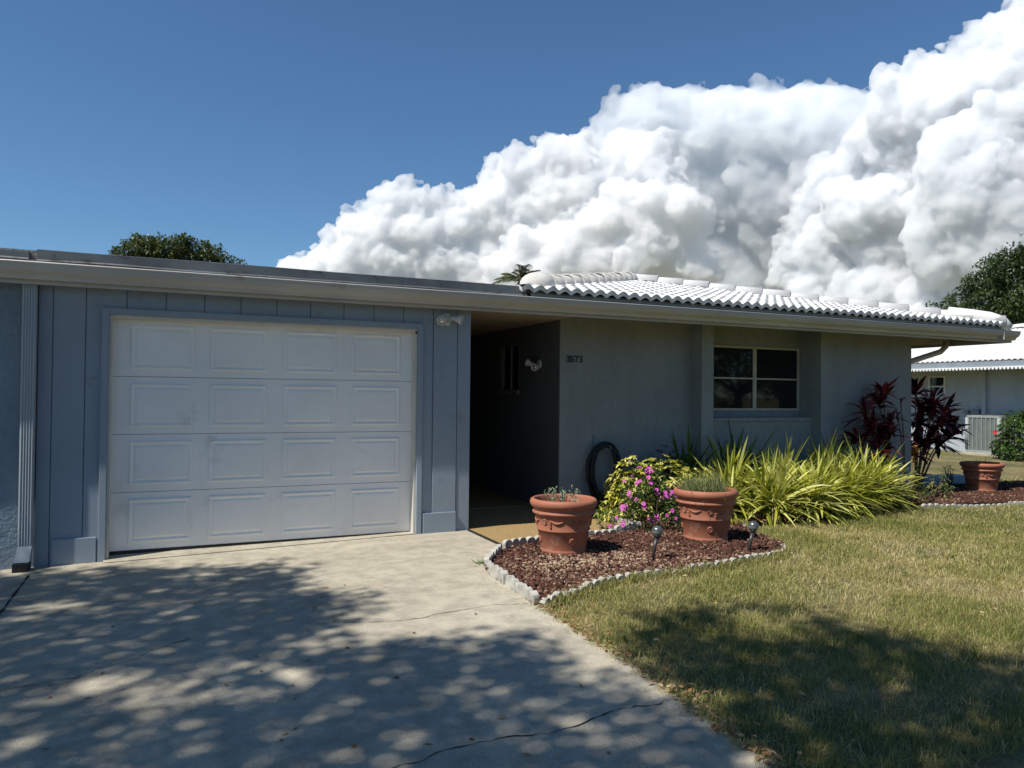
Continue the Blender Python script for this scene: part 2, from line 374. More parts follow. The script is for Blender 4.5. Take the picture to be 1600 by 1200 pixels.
for a, b in zip(RUN_LAWN, RUN_LAWN[1:]):
    q = int(900*sqrt((a[0]-b[0])**2+(a[1]-b[1])**2)); t = rng.random(q); nx_, ny_ = b[1]-a[1], -(b[0]-a[0]); l_ = sqrt(nx_*nx_+ny_*ny_); of = np.abs(rng.normal(.02, .045, q))
    ex.append(a[0]+(b[0]-a[0])*t+nx_/l_*of); ey.append(a[1]+(b[1]-a[1])*t+ny_/l_*of)
ex = np.concatenate(ex); ey = np.concatenate(ey); k = ~pip(ex, ey, B1); ex, ey = ex[k], ey[k]; q = len(ex); a = rng.uniform(0, 2*pi, q); ti = np.abs(rng.normal(0, .5, q))
eg = strap('edge_grass', np.stack([ex, ey, np.full(q, -.02)], 1), np.stack([np.cos(a)*np.sin(ti), np.sin(a)*np.sin(ti), np.cos(ti)], 1), rng.uniform(.07, .13, q), rng.uniform(.004, .008, q), rng.uniform(.1, .5, q), GR, g_, 2, np.clip(rng.normal(.42, .25, q), 0, 1), fold=.3)
tx, ty = scatter(420, 2.4, 13, 2.2, 7.2, LP); tk = len(tx); nb_ = 16; a = rng.uniform(0, 2*pi, tk*nb_); ti = np.abs(rng.normal(.5, .35, tk*nb_))
strap('weeds', np.stack([np.repeat(tx, nb_)+rng.normal(0, .025, tk*nb_), np.repeat(ty, nb_)+rng.normal(0, .025, tk*nb_), np.full(tk*nb_, -.02)], 1), np.stack([np.cos(a)*np.sin(ti), np.sin(a)*np.sin(ti), np.cos(ti)], 1), rng.uniform(.06, .12, tk*nb_), rng.uniform(.005, .009, tk*nb_), .4, GR, g_, 3, np.repeat(np.clip(rng.normal(.15, .25, tk), 0, 1), nb_), fold=.3)
# edge grass and fallen leaves along the driveway
P = []
EDG = [V2(838, 940, 0), V2(900, 982, 0), V2(1000, 1045, 0), V2(1110, 1125, 0), V2(1220, 1200, 0)]
for a, b in zip(EDG, EDG[1:]):
    for i in range(75):
        t = random.random(); off = abs(random.gauss(0, .07)); P.append((a[0]+(b[0]-a[0])*t-.04+off, a[1]+(b[1]-a[1])*t, .004+random.uniform(0, .02)))
ex, ey = [], []
for a, b in zip(EDG, EDG[1:]):
    q = int(1300*sqrt((a[0]-b[0])**2+(a[1]-b[1])**2)); t = rng.random(q); ex.append(a[0]+(b[0]-a[0])*t+.02-np.abs(rng.normal(0, .022, q))*(1+1.2*np.sin(t*9+a[0]*7)**2)); ey.append(a[1]+(b[1]-a[1])*t)
ex = np.concatenate(ex); ey = np.concatenate(ey); q = len(ex); an = rng.uniform(0, 2*pi, q); ti = np.abs(rng.normal(.35, .5, q))
strap('edge_grass', np.stack([ex, ey, np.full(q, -.012)], 1), np.stack([np.cos(an)*np.sin(ti), np.sin(an)*np.sin(ti), np.cos(ti)], 1), rng.uniform(.035, .08, q), rng.uniform(.003, .006, q), rng.uniform(.2, .6, q), GR, g_, 2, np.clip(rng.normal(.6, .25, q), 0, 1), fold=.3)
for i in range(46): q = gpt(random.uniform(60, 1000), random.uniform(900, 1180)); P.append((q.x, q.y, dz(q.x)+.004))
for i in range(150): P.append((random.uniform(2.6, 9), random.uniform(2.3, 6.2), .03+random.uniform(0, .02)))
P = np.array(P); P = P[~pip(P[:, 0], P[:, 1], B1)]; n = len(P); a = rng.uniform(0, 2*pi, n)
FL = leafmat('fallen_leaf', (.16, .075, .03), (.34, .19, .08), .15, .7, (.5, .36, .2))
tag(strap('fallen_leaves', P, np.stack([np.cos(a), np.sin(a), rng.uniform(-.05, .35, n)], 1), rng.uniform(.02, .05, n), rng.uniform(.012, .026, n), .2, FL, None, 3, prof=lambda t: sin(pi*min(.97, t*.95+.04)), fold=.2),
    'small brown fallen leaves along the driveway edge', 'leaves', kind='stuff')
# ------------------------------------------------------------------ the house
WY = 7.59
BLUE = pmat('blue_grey_siding', (.27, .325, .385), .62, .06, 1.1, 220, .0012, dirt=((.20, .235, .27), 3.5, .62))
def stucco(name, c, bd=.011, sc=38):
    m, nt, p = newmat(name)
    n = nz(nt, 1.6, 5, .6); r = ramp(nt, n.outputs[0], [(.3, tuple(x*.86 for x in c)), (.7, c)])
    tc = N(nt, 'ShaderNodeTexCoord'); mp = N(nt, 'ShaderNodeMapping'); mp.inputs['Scale'].default_value = (1, 1, .12); lk(nt, tc.outputs['Object'], mp.inputs[0])
    sk = nz(nt, 7, 5, .65, mp.outputs[0]); rk = ramp(nt, sk.outputs[0], [(.35, (.91, .91, .90)), (.55, (1, 1, 1))]); g2 = nz(nt, 22, 4, .7); rg = ramp(nt, g2.outputs[0], [(.35, (.90, .90, .90)), (.65, (1.06, 1.06, 1.06))])
    lk(nt, mixc(nt, mixc(nt, r.outputs[0], rk.outputs[0], .8, 'MULTIPLY'), rg.outputs[0], .8, 'MULTIPLY'), p.inputs['Base Color']); p.inputs['Roughness'].default_value = .85; p.inputs['Specular IOR Level'].default_value = .25
    a = nz(nt, sc, 5, .65); b = nz(nt, sc*.22, 3, .5)
    lk(nt, bump(nt, a.outputs[0], bd, 1., bump(nt, b.outputs[0], bd*1.5)), p.inputs['Normal']); return m
STUC = stucco('grey_blue_stucco', (.29, .315, .325)); STUC2 = stucco('blue_stucco_rough', (.235, .305, .375), .012, 26)
DKST = stucco('entry_shade_stucco', (.135, .145, .155), .004)  # wall colour darkened to deepen the shade inside the entry recess
WHITE = pmat('garage_door_white', (.86, .86, .85), .45, .05, 1.3, 130, .0006, dirt=((.66, .66, .64), 1.6, .60))
TRIMW = pmat('cream_trim', (.62, .58, .52), .5, .06, 4)
GUT = pmat('gutter_beige_metal', (.47, .46, .44), .38, .08, 1.2, spec=.5, dirt=((.25, .23, .2), 3, .62))
METAL = pmat('galvanised_edge', (.20, .215, .225), .5, .22, 2.0, metal=.35, dirt=((.06, .065, .06), 5, .56))
SOFF = pmat('soffit_paint', (.42, .385, .34), .8, .12, 1.5, 40, .001)
TILE = pmat('white_roof_tile', (.67, .665, .645), .75, .05, 1.0, 90, .002, dirt=((.42, .41, .38), 3.2, .62))
TILEO = pmat('weathered_roof_tile', (.66, .64, .60), .85, .12, 3.0, 50, .004, dirt=((.26, .25, .22), 6, .58))
BLACK = pmat('black_rubber', (.02, .02, .021), .6, .1, 9)
house = empty('house', (3, 7.6, 0), 0, 'low blue-grey house with white barrel tile roof, attached garage and dark entry', 'house')
HO = Vector((3, 7.6, 0))
def hb(mb, name, mat, parent=house):
    o = mb.build(name, mat, parent)
    if parent is house: o.location = -HO
    return o
# garage wall: boards with grooves
GRV = [-.92, -.67, -.35, -.03, .30, .62, .95, 1.27, 1.60, 1.91, 2.22, 2.55]
g = MB(); g.box(-1.03, -.53, WY+.012, WY+.14, -.08, 2.42); g.box(2.44, 2.975, WY+.012, WY+.14, -.08, 2.42); g.box(-.53, 2.44, WY+.012, WY+.14, 2.20, 2.42)
E_ = [-1.03]+GRV+[2.82]
for a, b in zip(E_, E_[1:]):
    segs = [(-.08, 2.418)] if (b <= -.5 or a >= 2.4) else [(2.195, 2.418)]
    if a < -.53 < b: g.box(a+.004, -.53, WY, WY+.0118, -.08, 2.418, .002); a = -.5345; segs = [(2.195, 2.418)]
    if a < 2.44 < b: g.box(a+.004, 2.44, WY, WY+.0118, 2.195, 2.418, .002); a = 2.436; segs = [(-.02, 2.418)]
    for z0, z1 in segs: g.box(a+.004, b-.004, WY-(.001 if a < 2.5 else .012), WY+.0118, z0, z1, .002)
g.box(2.826, 2.975, WY-.003, WY+.0118, -.02, 2.418, .003)
hb(g, 'garage_wall', BLUE)
g = MB(); g.box(-9, -1.035, WY+.02, WY+.16, -.12, 2.42); hb(g, 'party_wall', STUC2)
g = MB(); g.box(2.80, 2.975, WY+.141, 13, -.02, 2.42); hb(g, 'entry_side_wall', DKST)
g = MB(); g.box(-.90, -.56, WY-.022, WY-.002, -.075, .17, .004); hb(g, 'kick_board', BLUE)
g = MB(); g.box(2.45, 2.815, WY-.034, WY-.0125, -.03, .21, .004); hb(g, 'kick_board', BLUE)
# door trim
g = MB()
for y0, y1, d0, d1 in ((WY-.03, WY+.14, 0, .058),):
    g.box(-.545, -.487, y0, y1, -.08, 2.205, .004); g.box(2.375, 2.433, y0, y1, -.03, 2.205, .004); g.box(-.4868, 2.3748, y0+.002, y1, 2.147, 2.203, .004)
hb(g, 'door_frame', BLUE)
g = MB(); g.box(-.4868, -.462, WY+.0, WY+.098, -.06, 2.1468, .003); g.box(2.350, 2.3748, WY, WY+.098, -.03, 2.1468, .003); g.box(-.4618, 2.3498, WY+.002, WY+.098, 2.118, 2.1468, .003)
hb(g, 'door_stop', TRIMW)
# garage door
DX0, DX1, DY = -.4865, 2.3745, WY+.10
gd = MB(); gd.box(DX0, DX1, DY+.03, DY+.045, .0, 2.13); gdo = hb(gd, 'garage_door', WHITE)
secs = [(.012, .537), (.541, 1.066), (1.070, 1.595), (1.599, 2.135)]
def at(x, Y): d = ray(x, 600); return d.x*Y/d.y
pcols = [(at(203.5, DY), at(302, DY)), (at(328, DY), at(417.5, DY)), (at(442.5, DY), at(526, DY)), (at(549, DY), at(625, DY))]
for z0, z1 in secs:
    g = MB(); g.box(DX0, DX1, DY, DY+.028, z0, z1, .003)
    for a, b in pcols:
        za, zb = z0+.065, z1-.06; loops = []
        for ins, dep in ((0, .0005), (.006, -.010), (.018, -.011), (.034, -.002), (.040, -.002), (.056, -.009)):
            loops.append([g.b.verts.new(q) for q in ((a+ins, DY+dep, za+ins), (b-ins, DY+dep, za+ins), (b-ins, DY+dep, zb-ins), (a+ins, DY+dep, zb-ins))])
        for l0, l1 in zip(loops, loops[1:]):
            for k in range(4): g.b.faces.new((l0[k], l0[(k+1) % 4], l1[(k+1) % 4], l1[k]))
        g.b.faces.new(loops[-1])
    g.build('door_section', WHITE, gdo)
g = MB(); g.box(DX0, DX1, DY-.004, DY+.024, -.06, .011); g.build('bottom_seal', BLACK, gdo)
g = MB(); g.box(DX1-.022, DX1-.006, WY-.012, WY-.001, 2.095, 2.12, .003); g.build('latch_knob', BLACK, gdo)
g = MB(); g.face([(-.5, WY+.14, -.015), (-.5, WY-.10, -.045), (1.1, WY-.07, -.016), (2.37, WY-.03, .006), (2.37, WY+.14, .010)]); o = hb(g, 'threshold', CONC)
# gutter (K profile), drip edge and flat roof
GX0, GX1 = -9, 12.03
prof = [(7.42, 2.515), (7.425, 2.395), (7.385, 2.392), (7.37, 2.425), (7.325, 2.455), (7.305, 2.490), (7.30, 2.522), (7.322, 2.526), (7.323, 2.515)]
g = MB(); g.prism(prof[::-1], GX0, GX1); g.tube([(GX0, 7.304, 2.524), (GX1, 7.304, 2.524)], .0095, 8); gut = hb(g, 'gutter', GUT)
g = MB()
g.b.free()
for x in (11.62, ): g = MB(); g.box(x, x+.008, 7.296, 7.42, 2.39, 2.527); g.build('gutter_joint', GUT, gut)
g = MB(); g.prism([(7.44, 2.36), (7.47, 2.36), (7.47, 2.57), (7.44, 2.57)], GX0, 12.0)
g.box(12.0, 12.03, 7.44, 15.8, 2.36, 2.58); hb(g, 'fascia', GUT)
# wavy metal roof edge over garage
b = bmesh.new(); pv = None; xs = np.arange(-9, 3.62, .08)
def band(b, xs, zb, zt, y0, amp, seed):
    pv = None
    for x in xs:
        w1 = amp*mnoise.noise((x*1.1, seed, 0)); w2 = amp*mnoise.noise((x*.9, seed, 5))
        ring = [(x, y0+.06, zt+.006+w2*.5), (x, y0+.012, zt+.004+w2*.5), (x, y0, zt+w2*.5), (x, y0+w1*.4, zb+.016+w1), (x, y0-.010+w1*.4, zb+.014+w1), (x, y0-.020+w1*.4, zb+.008+w1), (x, y0-.024+w1*.4, zb+w1), (x, y0+.008+w1*.4, zb-.004+w1), (x, y0+.03, zb+w1)]
        cur = [b.verts.new(q) for q in ring]
        if pv:
            for k in range(len(cur)-1): b.faces.new((pv[k], cur[k], cur[k+1], pv[k+1]))
        pv = cur
band(b, np.arange(-9, -1.02, .08), 2.556, 2.628, 7.40, .010, 3); band(b, np.arange(-1.02, 3.60, .08), 2.550, 2.648, 7.385, .012, 8)
me = bpy.data.meshes.new('x'); b.to_mesh(me); b.free(); o = link('roof_edge_flashing', me, METAL, house); o.location = -HO
LMET = pmat('light_flashing', (.30, .31, .315), .45, .1, 3, metal=.2)
b = bmesh.new(); band(b, np.arange(3.6, 12.0, .12), 2.538, 2.600, 7.392, .003, 4); me = bpy.data.meshes.new('x'); b.to_mesh(me); b.free(); o = link('eave_flashing', me, LMET, house); o.location = -HO
GRAV = pmat('flat_roof_membrane', (.36, .36, .35), .9, .2, 4, 30, .01)
g = MB(); g.box(-9, 3.9, 7.44, 14, 2.575, 2.646); hb(g, 'flat_roof', GRAV)
g = MB(); g.box(-9, 4.45, 7.426, 13, 2.412, 2.43); g.box(4.45, 12.0, 7.472, 8.6, 2.482, 2.50); g.box(10.5, 12.0, 8.6, 15.8, 2.41, 2.43); g.box(11.97, 12.0, 7.472, 8.6, 2.40, 2.482)
g.box(10.5, 11.968, 8.45, 8.6, 2.40, 2.481); hb(g, 'soffit', SOFF)
# wing walls
def wall(x0, x1, y, z0=-.05, z1=2.481, th=.18): g.box(x0, x1, y, y+th, z0, z1)
g = MB(); g.box(4.45, 6.47, 8.28, 8.30, -.05, 2.481); g.box(4.63, 6.47, 8.3005, 8.46, -.05, 2.48); hb(g, 'front_wall', STUC)
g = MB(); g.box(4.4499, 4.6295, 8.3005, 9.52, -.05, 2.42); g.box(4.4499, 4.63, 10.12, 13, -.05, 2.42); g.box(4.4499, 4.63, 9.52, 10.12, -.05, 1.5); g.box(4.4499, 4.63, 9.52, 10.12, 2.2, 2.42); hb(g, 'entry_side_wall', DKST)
g = MB(); g.box(6.47, 6.67, 8.05, 8.62, -.05, 2.48, .004); hb(g, 'pilaster', STUC)
g = MB(); g.box(8.63, 8.84, 8.05, 8.62, -.05, 2.48, .004); hb(g, 'pilaster', STUC)
g = MB(); g.box(6.67, 6.9, 8.46, 8.6, 1.0, 2.48); g.box(8.605, 8.63, 8.46, 8.6, 1.0, 2.48); g.box(6.9, 8.605, 8.46, 8.6, 2.20, 2.48); g.box(6.9, 8.605, 8.46, 8.6, 1.179, 1.275); hb(g, 'window_wall', STUC)
g = MB(); g.box(6.672, 8.628, 8.235, 8.6, -.05, 1.125); hb(g, 'low_wall', STUC)
g = MB(); g.box(6.672, 8.628, 8.215, 8.6, 1.126, 1.178, .005); hb(g, 'window_sill', STUC)
g = MB(); g.box(8.842, 10.59, 8.09, 8.26, -.05, 2.48); g.box(10.41, 10.588, 8.261, 15.5, -.05, 2.411); hb(g, 'corner_wall', STUC)
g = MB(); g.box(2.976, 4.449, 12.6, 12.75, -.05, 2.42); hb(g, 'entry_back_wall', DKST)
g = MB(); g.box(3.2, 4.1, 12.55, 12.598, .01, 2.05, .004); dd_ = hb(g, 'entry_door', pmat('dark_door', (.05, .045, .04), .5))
g = MB(); g.ball((3.28, 12.52, 1.0), .03); g.build('handle', METAL, dd_)
# window
FRM = pmat('window_frame_paint', (.50, .47, .40), .45, .08, 5)
m, nt, p = newmat('window_glass'); p.inputs['Base Color'].default_value = (.012, .015, .017, 1); p.inputs['Roughness'].default_value = .03; p.inputs['Specular IOR Level'].default_value = .4
GLASS = m
g = MB(); X0, X1, Z0, Z1, Y0 = 6.90, 8.605, 1.275, 2.20, 8.44
for q in ((X0, X0+.03, Z0, Z1), (X1-.03, X1, Z0, Z1), (7.715, 7.775, Z0, Z1)): g.box(q[0], q[1], Y0, Y0+.05, q[2], q[3], .003)
for a, b in ((X0+.0305, 7.7145), (7.7755, X1-.0305)):
    for z in (Z0, 1.725, Z1-.03): g.box(a, b, Y0+.002, Y0+.048, z, z+(.03 if z != 1.725 else .022), .003)
g.box(7.742, 7.750, Y0-.004, Y0, Z0, Z1)
wo = hb(g, 'window', FRM)
for a, b in ((X0+.03, 7.715), (7.775, X1-.03)):
    for z0, z1 in ((Z0+.03, 1.725), (1.747, Z1-.03)):
        g = MB(); g.box(a+.0003, b-.0003, Y0+.022, Y0+.028, z0+.0003, z1-.0003); g.build('pane', GLASS, wo)
g = MB(); g.box(X0, X1, Y0+.4, Y0+.42, 1.18, 2.3); g.build('blind', pmat('blind', (.10, .10, .10), .8), wo)
# side window in the entry
g = MB(); g.box(4.42, 4.4498, 9.47, 10.16, 1.47, 1.53, .004)
for q in ((9.52, 9.56), (10.08, 10.12), (9.80, 9.83)): g.box(4.47, 4.52, q[0], q[1], 1.5, 2.2)
g.box(4.472, 4.518, 9.561, 10.079, 2.16, 2.2)
g.box(4.472, 4.518, 9.561, 10.079, 1.5, 1.54)
sw_ = hb(g, 'side_window', pmat('side_window_frame', (.22, .21, .19), .5))
for a, b in ((9.5605, 9.7995), (9.8305, 10.0795)):
    g = MB(); g.box(4.49, 4.5, a, b, 1.5405, 2.1595); g.build('pane', GLASS, sw_)
# tile roof
SL = .226; EX0, EX1, EY, EZ = 3.46, 11.86, 7.33, 2.612; HX = (EX0+EX1)/2; AY = EY+(EX1-EX0)/2; BK = 16.2
PT, CR = .153, .33
def tile_face(origin, ux, uv, width, inside, name, mat, half, nx=14, colr=None):
    """origin at the eave; ux runs along the eave, uv up the slope (unit vectors)"""
    o_ = np.array(origin); ux = np.array(ux, float); uv = np.array(uv, float); nn = np.cross(ux, uv)
    if nn[2] < 0: nn = -nn
    us = np.arange(0, width+PT/nx, PT/nx); vs = []; k = 0
    while k*CR < half*sqrt(1+SL*SL):
        for t in (0., .012, .5, .999): vs.append((k*CR+t*CR, t, k))
        k += 1
    U = us[None, :]+np.zeros((len(vs), 1)); jit = np.array([[mnoise.noise((int(u/PT)*7.3, q[2]*3.1, 2.)) for u in us] for q in vs])
    T = np.array([q[1] for q in vs])[:, None]; Vv = np.array([q[0] for q in vs])[:, None]
    bumpx = (.5-.5*np.cos(2*pi*U/PT))**.62*.040
    hgt = np.where(T == 0, bumpx*.95-.022, bumpx+.017*(1-T)+.007*jit) 
    hgt = np.where(T == .999, bumpx*.94-.001+.004*jit, hgt)
    P = o_+U[..., None]*ux+Vv[..., None]*uv+hgt[..., None]*nn
    P[0, :, :] -= nn*.012
    R_, C_ = U.shape; idx = np.arange(R_*C_).reshape(R_, C_); cu = (U[:-1, :-1]+U[1:, 1:])/2; cv = (Vv[:-1, :]+Vv[1:, :])/2+cu*0
    ok = inside(cu, cv/sqrt(1+SL*SL))
    Fc = np.stack([idx[:-1, :-1][ok], idx[:-1, 1:][ok], idx[1:, 1:][ok], idx[1:, :-1][ok]], 1)
    return P.reshape(-1, 3), Fc
ks = 1/sqrt(1+SL*SL); Wd = EX1-EX0; Hf = Wd/2
P1, F1 = tile_face((EX0, EY, EZ), (1, 0, 0), (0, ks, SL*ks), Wd, lambda u, v: (v < u+.02) & (v < Wd-u+.02), '', None, Hf)
P2, F2 = tile_face((EX1, EY, EZ), (0, 1, 0), (-ks, 0, SL*ks), BK-EY, lambda u, v: (v < u+.02), '', None, Hf, 6)
P3, F3 = tile_face((EX0, BK, EZ), (0, -1, 0), (ks, 0, SL*ks), BK-EY, lambda u, v: (v < BK-EY-u+.02), '', None, Hf, 6)
Pa = np.concatenate([P1, P2, P3]); Fa = np.concatenate([F1, F2+len(P1), F3+len(P1)+len(P2)])
ro = arr('tile_roof', Pa, Fa, TILE, house, None, True); ro.location = -HO
ro.data.attributes.new('x', 'FLOAT', 'POINT')
bm = bmesh.new(); bm.from_mesh(ro.data)
bmesh.ops.delete(bm, geom=[v for v in bm.verts if not v.link_faces], context='VERTS')
for e in bm.edges:
    if len(e.link_faces) == 2 and e.calc_face_angle(0) > .6: e.smooth = False
bm.to_mesh(ro.data); bm.free()
g = MB(); g.face([(EX0+.03, EY+.04, EZ-.03), (EX1-.03, EY+.04, EZ-.03), (HX, AY, EZ+SL*Hf-.03)]); g.face([(EX1-.03, EY+.04, EZ-.03), (EX1-.03, BK, EZ-.03), (HX, BK, EZ+SL*Hf-.03), (HX, AY, EZ+SL*Hf-.03)]); g.face([(EX0+.03, BK, EZ-.03), (EX0+.03, EY+.04, EZ-.03), (HX, AY, EZ+SL*Hf-.03), (HX, BK, EZ+SL*Hf-.03)])
g.box(EX0+.1, EX1-.1, EY+.09, EY+.11, 2.5, EZ-.032)
g.build('roof_underlay', DARK, ro)
def caps(p0, p1, mat, name, r=.125, ln=.42, parent=ro):
    p0 = Vector(p0); p1 = Vector(p1); d = (p1-p0); L = d.length; d.normalize(); n = int(L/ln); ln = L/n
    s = d.cross(Vector((0, 0, 1))).normalized(); u = s.cross(d).normalized(); g = MB(); rr2 = random.Random(3)
    for i in range(n):
        a = p0+d*(i*ln-.03); c = p0+d*((i+1)*ln+.02); ra, rc = r*1.04, r*.90; dzz = rr2.uniform(-.006, .006); A = []; B = []; A2 = []
        for k in range(13):
            t = pi*k/12
            A.append(g.b.verts.new(a+s*cos(t)*ra+u*(sin(t)*ra*.95+dzz+.008))); B.append(g.b.verts.new(c+s*cos(t)*rc+u*(sin(t)*rc*.95+dzz-.004)))
            A2.append(g.b.verts.new(a+s*cos(t)*(ra-.022)+u*(sin(t)*(ra-.022)*.95+dzz+.012)))
        for k in range(12):
            f = g.b.faces.new((A[k], A[k+1], B[k+1], B[k])); f.smooth = True; g.b.faces.new((A[k+1], A[k], A2[k], A2[k+1]))
    g.build(name, mat, parent)
zc = EZ+.03
caps((EX1-.10, EY+.10, zc+.01), (HX, AY, zc+SL*Hf), TILE, 'hip_caps')
caps((EX0+.30, EY+.30, zc+.04), (HX, AY, zc+SL*Hf), TILEO, 'hip_caps', .145)
caps((HX, AY, zc+SL*Hf+.02), (HX, BK, zc+SL*Hf+.02), TILE, 'ridge_caps')
g = MB(); g.tube([(EX1-.62, EY+.62, zc+.175), (EX1-.4, EY+.4, zc+.125), (EX1-.22, EY+.22, zc+.075), (EX1-.10, EY+.10, zc+.01), (EX1-.02, EY+.02, zc-.07)], [.118, .122, .122, .115, .07], 16); g.build('hip_end', TILE, ro)
g = MB(); g.ball((EX0+.34, EY+.30, zc+.075), .145, 20, 12, (1.45, 1.2, 1.0)); g.build('hip_end', TILEO, ro)
# downspouts
DSM = pmat('downspout_metal', (.30, .345, .39), .35, .06, 2, spec=.5)
g = MB(); cxx, hw = -1.085, .052; prof = [(cxx-hw, 7.575), (cxx+hw, 7.575), (cxx+hw, 7.505)]
for k in range(9):
    t = k/8; prof.append((cxx+hw-.012-t*(2*hw-.024), 7.498+(.006 if k % 2 else 0)))
prof.append((cxx-hw, 7.505))
g.prism(prof, .14, 2.41, 'z'); ds = hb(g, 'downspout', DSM)
g = MB(); A = [(cxx-hw, 7.575, .141), (cxx+hw, 7.575, .141), (cxx+hw, 7.500, .141), (cxx-hw, 7.500, .141)]; B = [(cxx-hw-.02, 7.54, .0), (cxx+hw-.01, 7.54, .0), (cxx+hw-.01, 7.44, .015), (cxx-hw-.02, 7.44, .015)]
A = [g.b.verts.new(q) for q in A]; B = [g.b.verts.new(q) for q in B]
for k in range(4): g.b.faces.new((A[k], A[(k+1) % 4], B[(k+1) % 4], B[k]))
g.build('downspout_foot', DSM, ds)
g = MB(); g.box(cxx-hw-.025, cxx+hw-.008, 7.42, 7.54, -.065, .01, .006); g.build('drain_boot', BLACK, ds)
g = MB(); g.tube([(11.62, 8.25, 2.42), (11.62, 8.25, 2.33), (11.50, 8.25, 2.245), (10.72, 8.24, 2.05), (10.64, 8.24, 1.97), (10.64, 8.24, .05)], .045, 10); hb(g, 'downspout', GUT)
# ------------------------------------------------------------------ wall fittings
LW = pmat('floodlight_enamel', (.62, .62, .60), .45, .06, 6)
m, nt, p = newmat('lamp_lens'); p.inputs['Base Color'].default_value = (.55, .55, .55, 1); p.inputs['Roughness'].default_value = .15; p.inputs['Metallic'].default_value = .5; LENS = m
def flood(loc, rz, dirs, label):
    """twin bell heads on a round box; +(-Y) faces away from the wall"""
    t = empty('floodlight', loc, rz, label, 'light')
    g = MB(); g.b; 
    def lathe_dir(prof, o, d, mat, name, par):
        g = MB(); d = Vector(d).normalized(); q = d.to_track_quat('Z', 'Y'); g.lathe(prof, 24, cap=True)
        for v in g.b.verts: v.co = q @ v.co+Vector(o)
        return g.build(name, mat, par)
    lathe_dir([(.06, 0), (.06, .012), (.045, .022), (.02, .03)], (0, -.002, 0), (0, -1, 0), LW, 'wall_box', t)
    for o, d in dirs:
        h = lathe_dir([(.016, -.03), (.022, 0), (.024, .035), (.042, .075), (.050, .10), (.051, .108), (.044, .108), (.040, .10)], o, d, LW, 'lamp_head', t)
        lathe_dir([(.001, .112), (.02, .109), (.04, .101)][::-1], o, d, LENS, 'lens', h)
        g = MB(); g.tube([(0, -.02, 0), (o[0]*.5, -.045, o[2]*.5), Vector(o)], .011, 8); g.build('arm', LW, h)
    g = MB(); g.ball((0, -.045, -.06), .026, 14, 8, (1, 1.2, 1)); g.build('motion_sensor', LW, t)
    return t
flood((2.69, WY-.013, 2.275), 0, [((-.045, -.06, .0), (-.55, -.75, -.42)), ((.05, -.05, -.0), (.85, -.62, -.22))], 'white twin floodlight high on the blue siding right of the garage door')
flood((4.449, 8.84, 1.875), radians(-90), [((-.055, -.06, -.01), (-.62, -.5, .25)), ((.05, -.06, -.02), (.55, -.62, -.25))], 'white twin floodlight on the dark side wall of the entry')
NUMM = pmat('number_black', (.012, .012, .012), .5)
hn = empty('house_number', (4.54, 8.275, 1.925), 0, 'black house number 3673 on the stucco wall beside the entry', 'house number')
SEG = {'3': [((0, 1), (1, 1)), ((1, 1), (.45, .55)), ((.45, .55), (1, .5)), ((1, .5), (1, 0)), ((1, 0), (0, 0))],
       '6': [((1, 1), (0, 1)), ((0, 1), (0, 0)), ((0, 0), (1, 0)), ((1, 0), (1, .52)), ((1, .52), (0, .52))],
       '7': [((0, 1), (1, 1)), ((1, 1), (.35, 0))]}
for i, ch in enumerate('3673'):
    g = MB(); s = .0065
    for (a, b), (c, d) in SEG[ch]:
        A = Vector((a*.038+i*.061, 0, b*.066-.033)); B = Vector((c*.038+i*.061, 0, d*.066-.033)); t = (B-A).normalized(); n = Vector((-t.z, 0, t.x)); A -= t*s; B += t*s
        yo = -.0035-.0002*len(g.b.verts)/8
        q = [A+n*s, B+n*s, B-n*s, A-n*s]; f0 = [g.b.verts.new((v.x, yo, v.z)) for v in q]; f1 = [g.b.verts.new((v.x, .004, v.z)) for v in q]
        g.b.faces.new(f0)
        for k in range(4): g.b.faces.new((f0[k], f0[(k+1) % 4], f1[(k+1) % 4], f1[k]))
    g.build('digit', NUMM, hn)
# hose on its hanger
HOSE = pmat('hose_rubber', (.018, .02, .024), .42, .1, 8)
hs = empty('garden_hose', (5.04, 8.2, .55), 0, 'coiled black garden hose hanging on the stucco wall', 'hose')
g = MB(); pts = []; rr3 = random.Random(4)
for i in range(12*28):
    t = i/28*2*pi; k = i//28; wob = .016*sin(t*.37+k); rx = .205+.050*sin(k*1.9+.4)+.02*(k/12); rz_ = .335+.03*cos(k*1.3)
    zz = cos(t)*rz_; sag = -.03*k*.2*(1 if zz < 0 else 0)
    pts.append((sin(t)*rx*(1 if zz > -.1 else .95)+wob*.8, -.012-.011*(k % 4)+.006*sin(t*3+k), zz+sag-.035))
g.tube(pts, .0115, 7); g.build('coil', HOSE, hs)
g = MB(); g.tube([(-.1, -.02, -.33), (-.13, -.03, -.48), (-.18, -.05, -.535), (-.32, -.1, -.545)], .0115, 7); g.build('hose_end', HOSE, hs)
g = MB(); g.box(-.03, .03, -.075, .075, .22, .25, .005); g.tube([(.03, -.02, .30), (.07, -.07, .27), (.05, -.08, .23)], .010, 6); g.build('hanger', METAL, hs)
g = MB(); g.tube([(4.93, 8.272, .98), (4.93, 8.272, .72)], .003, 5); o = g.build('wall_cable', DARK, house); o.location = -HO
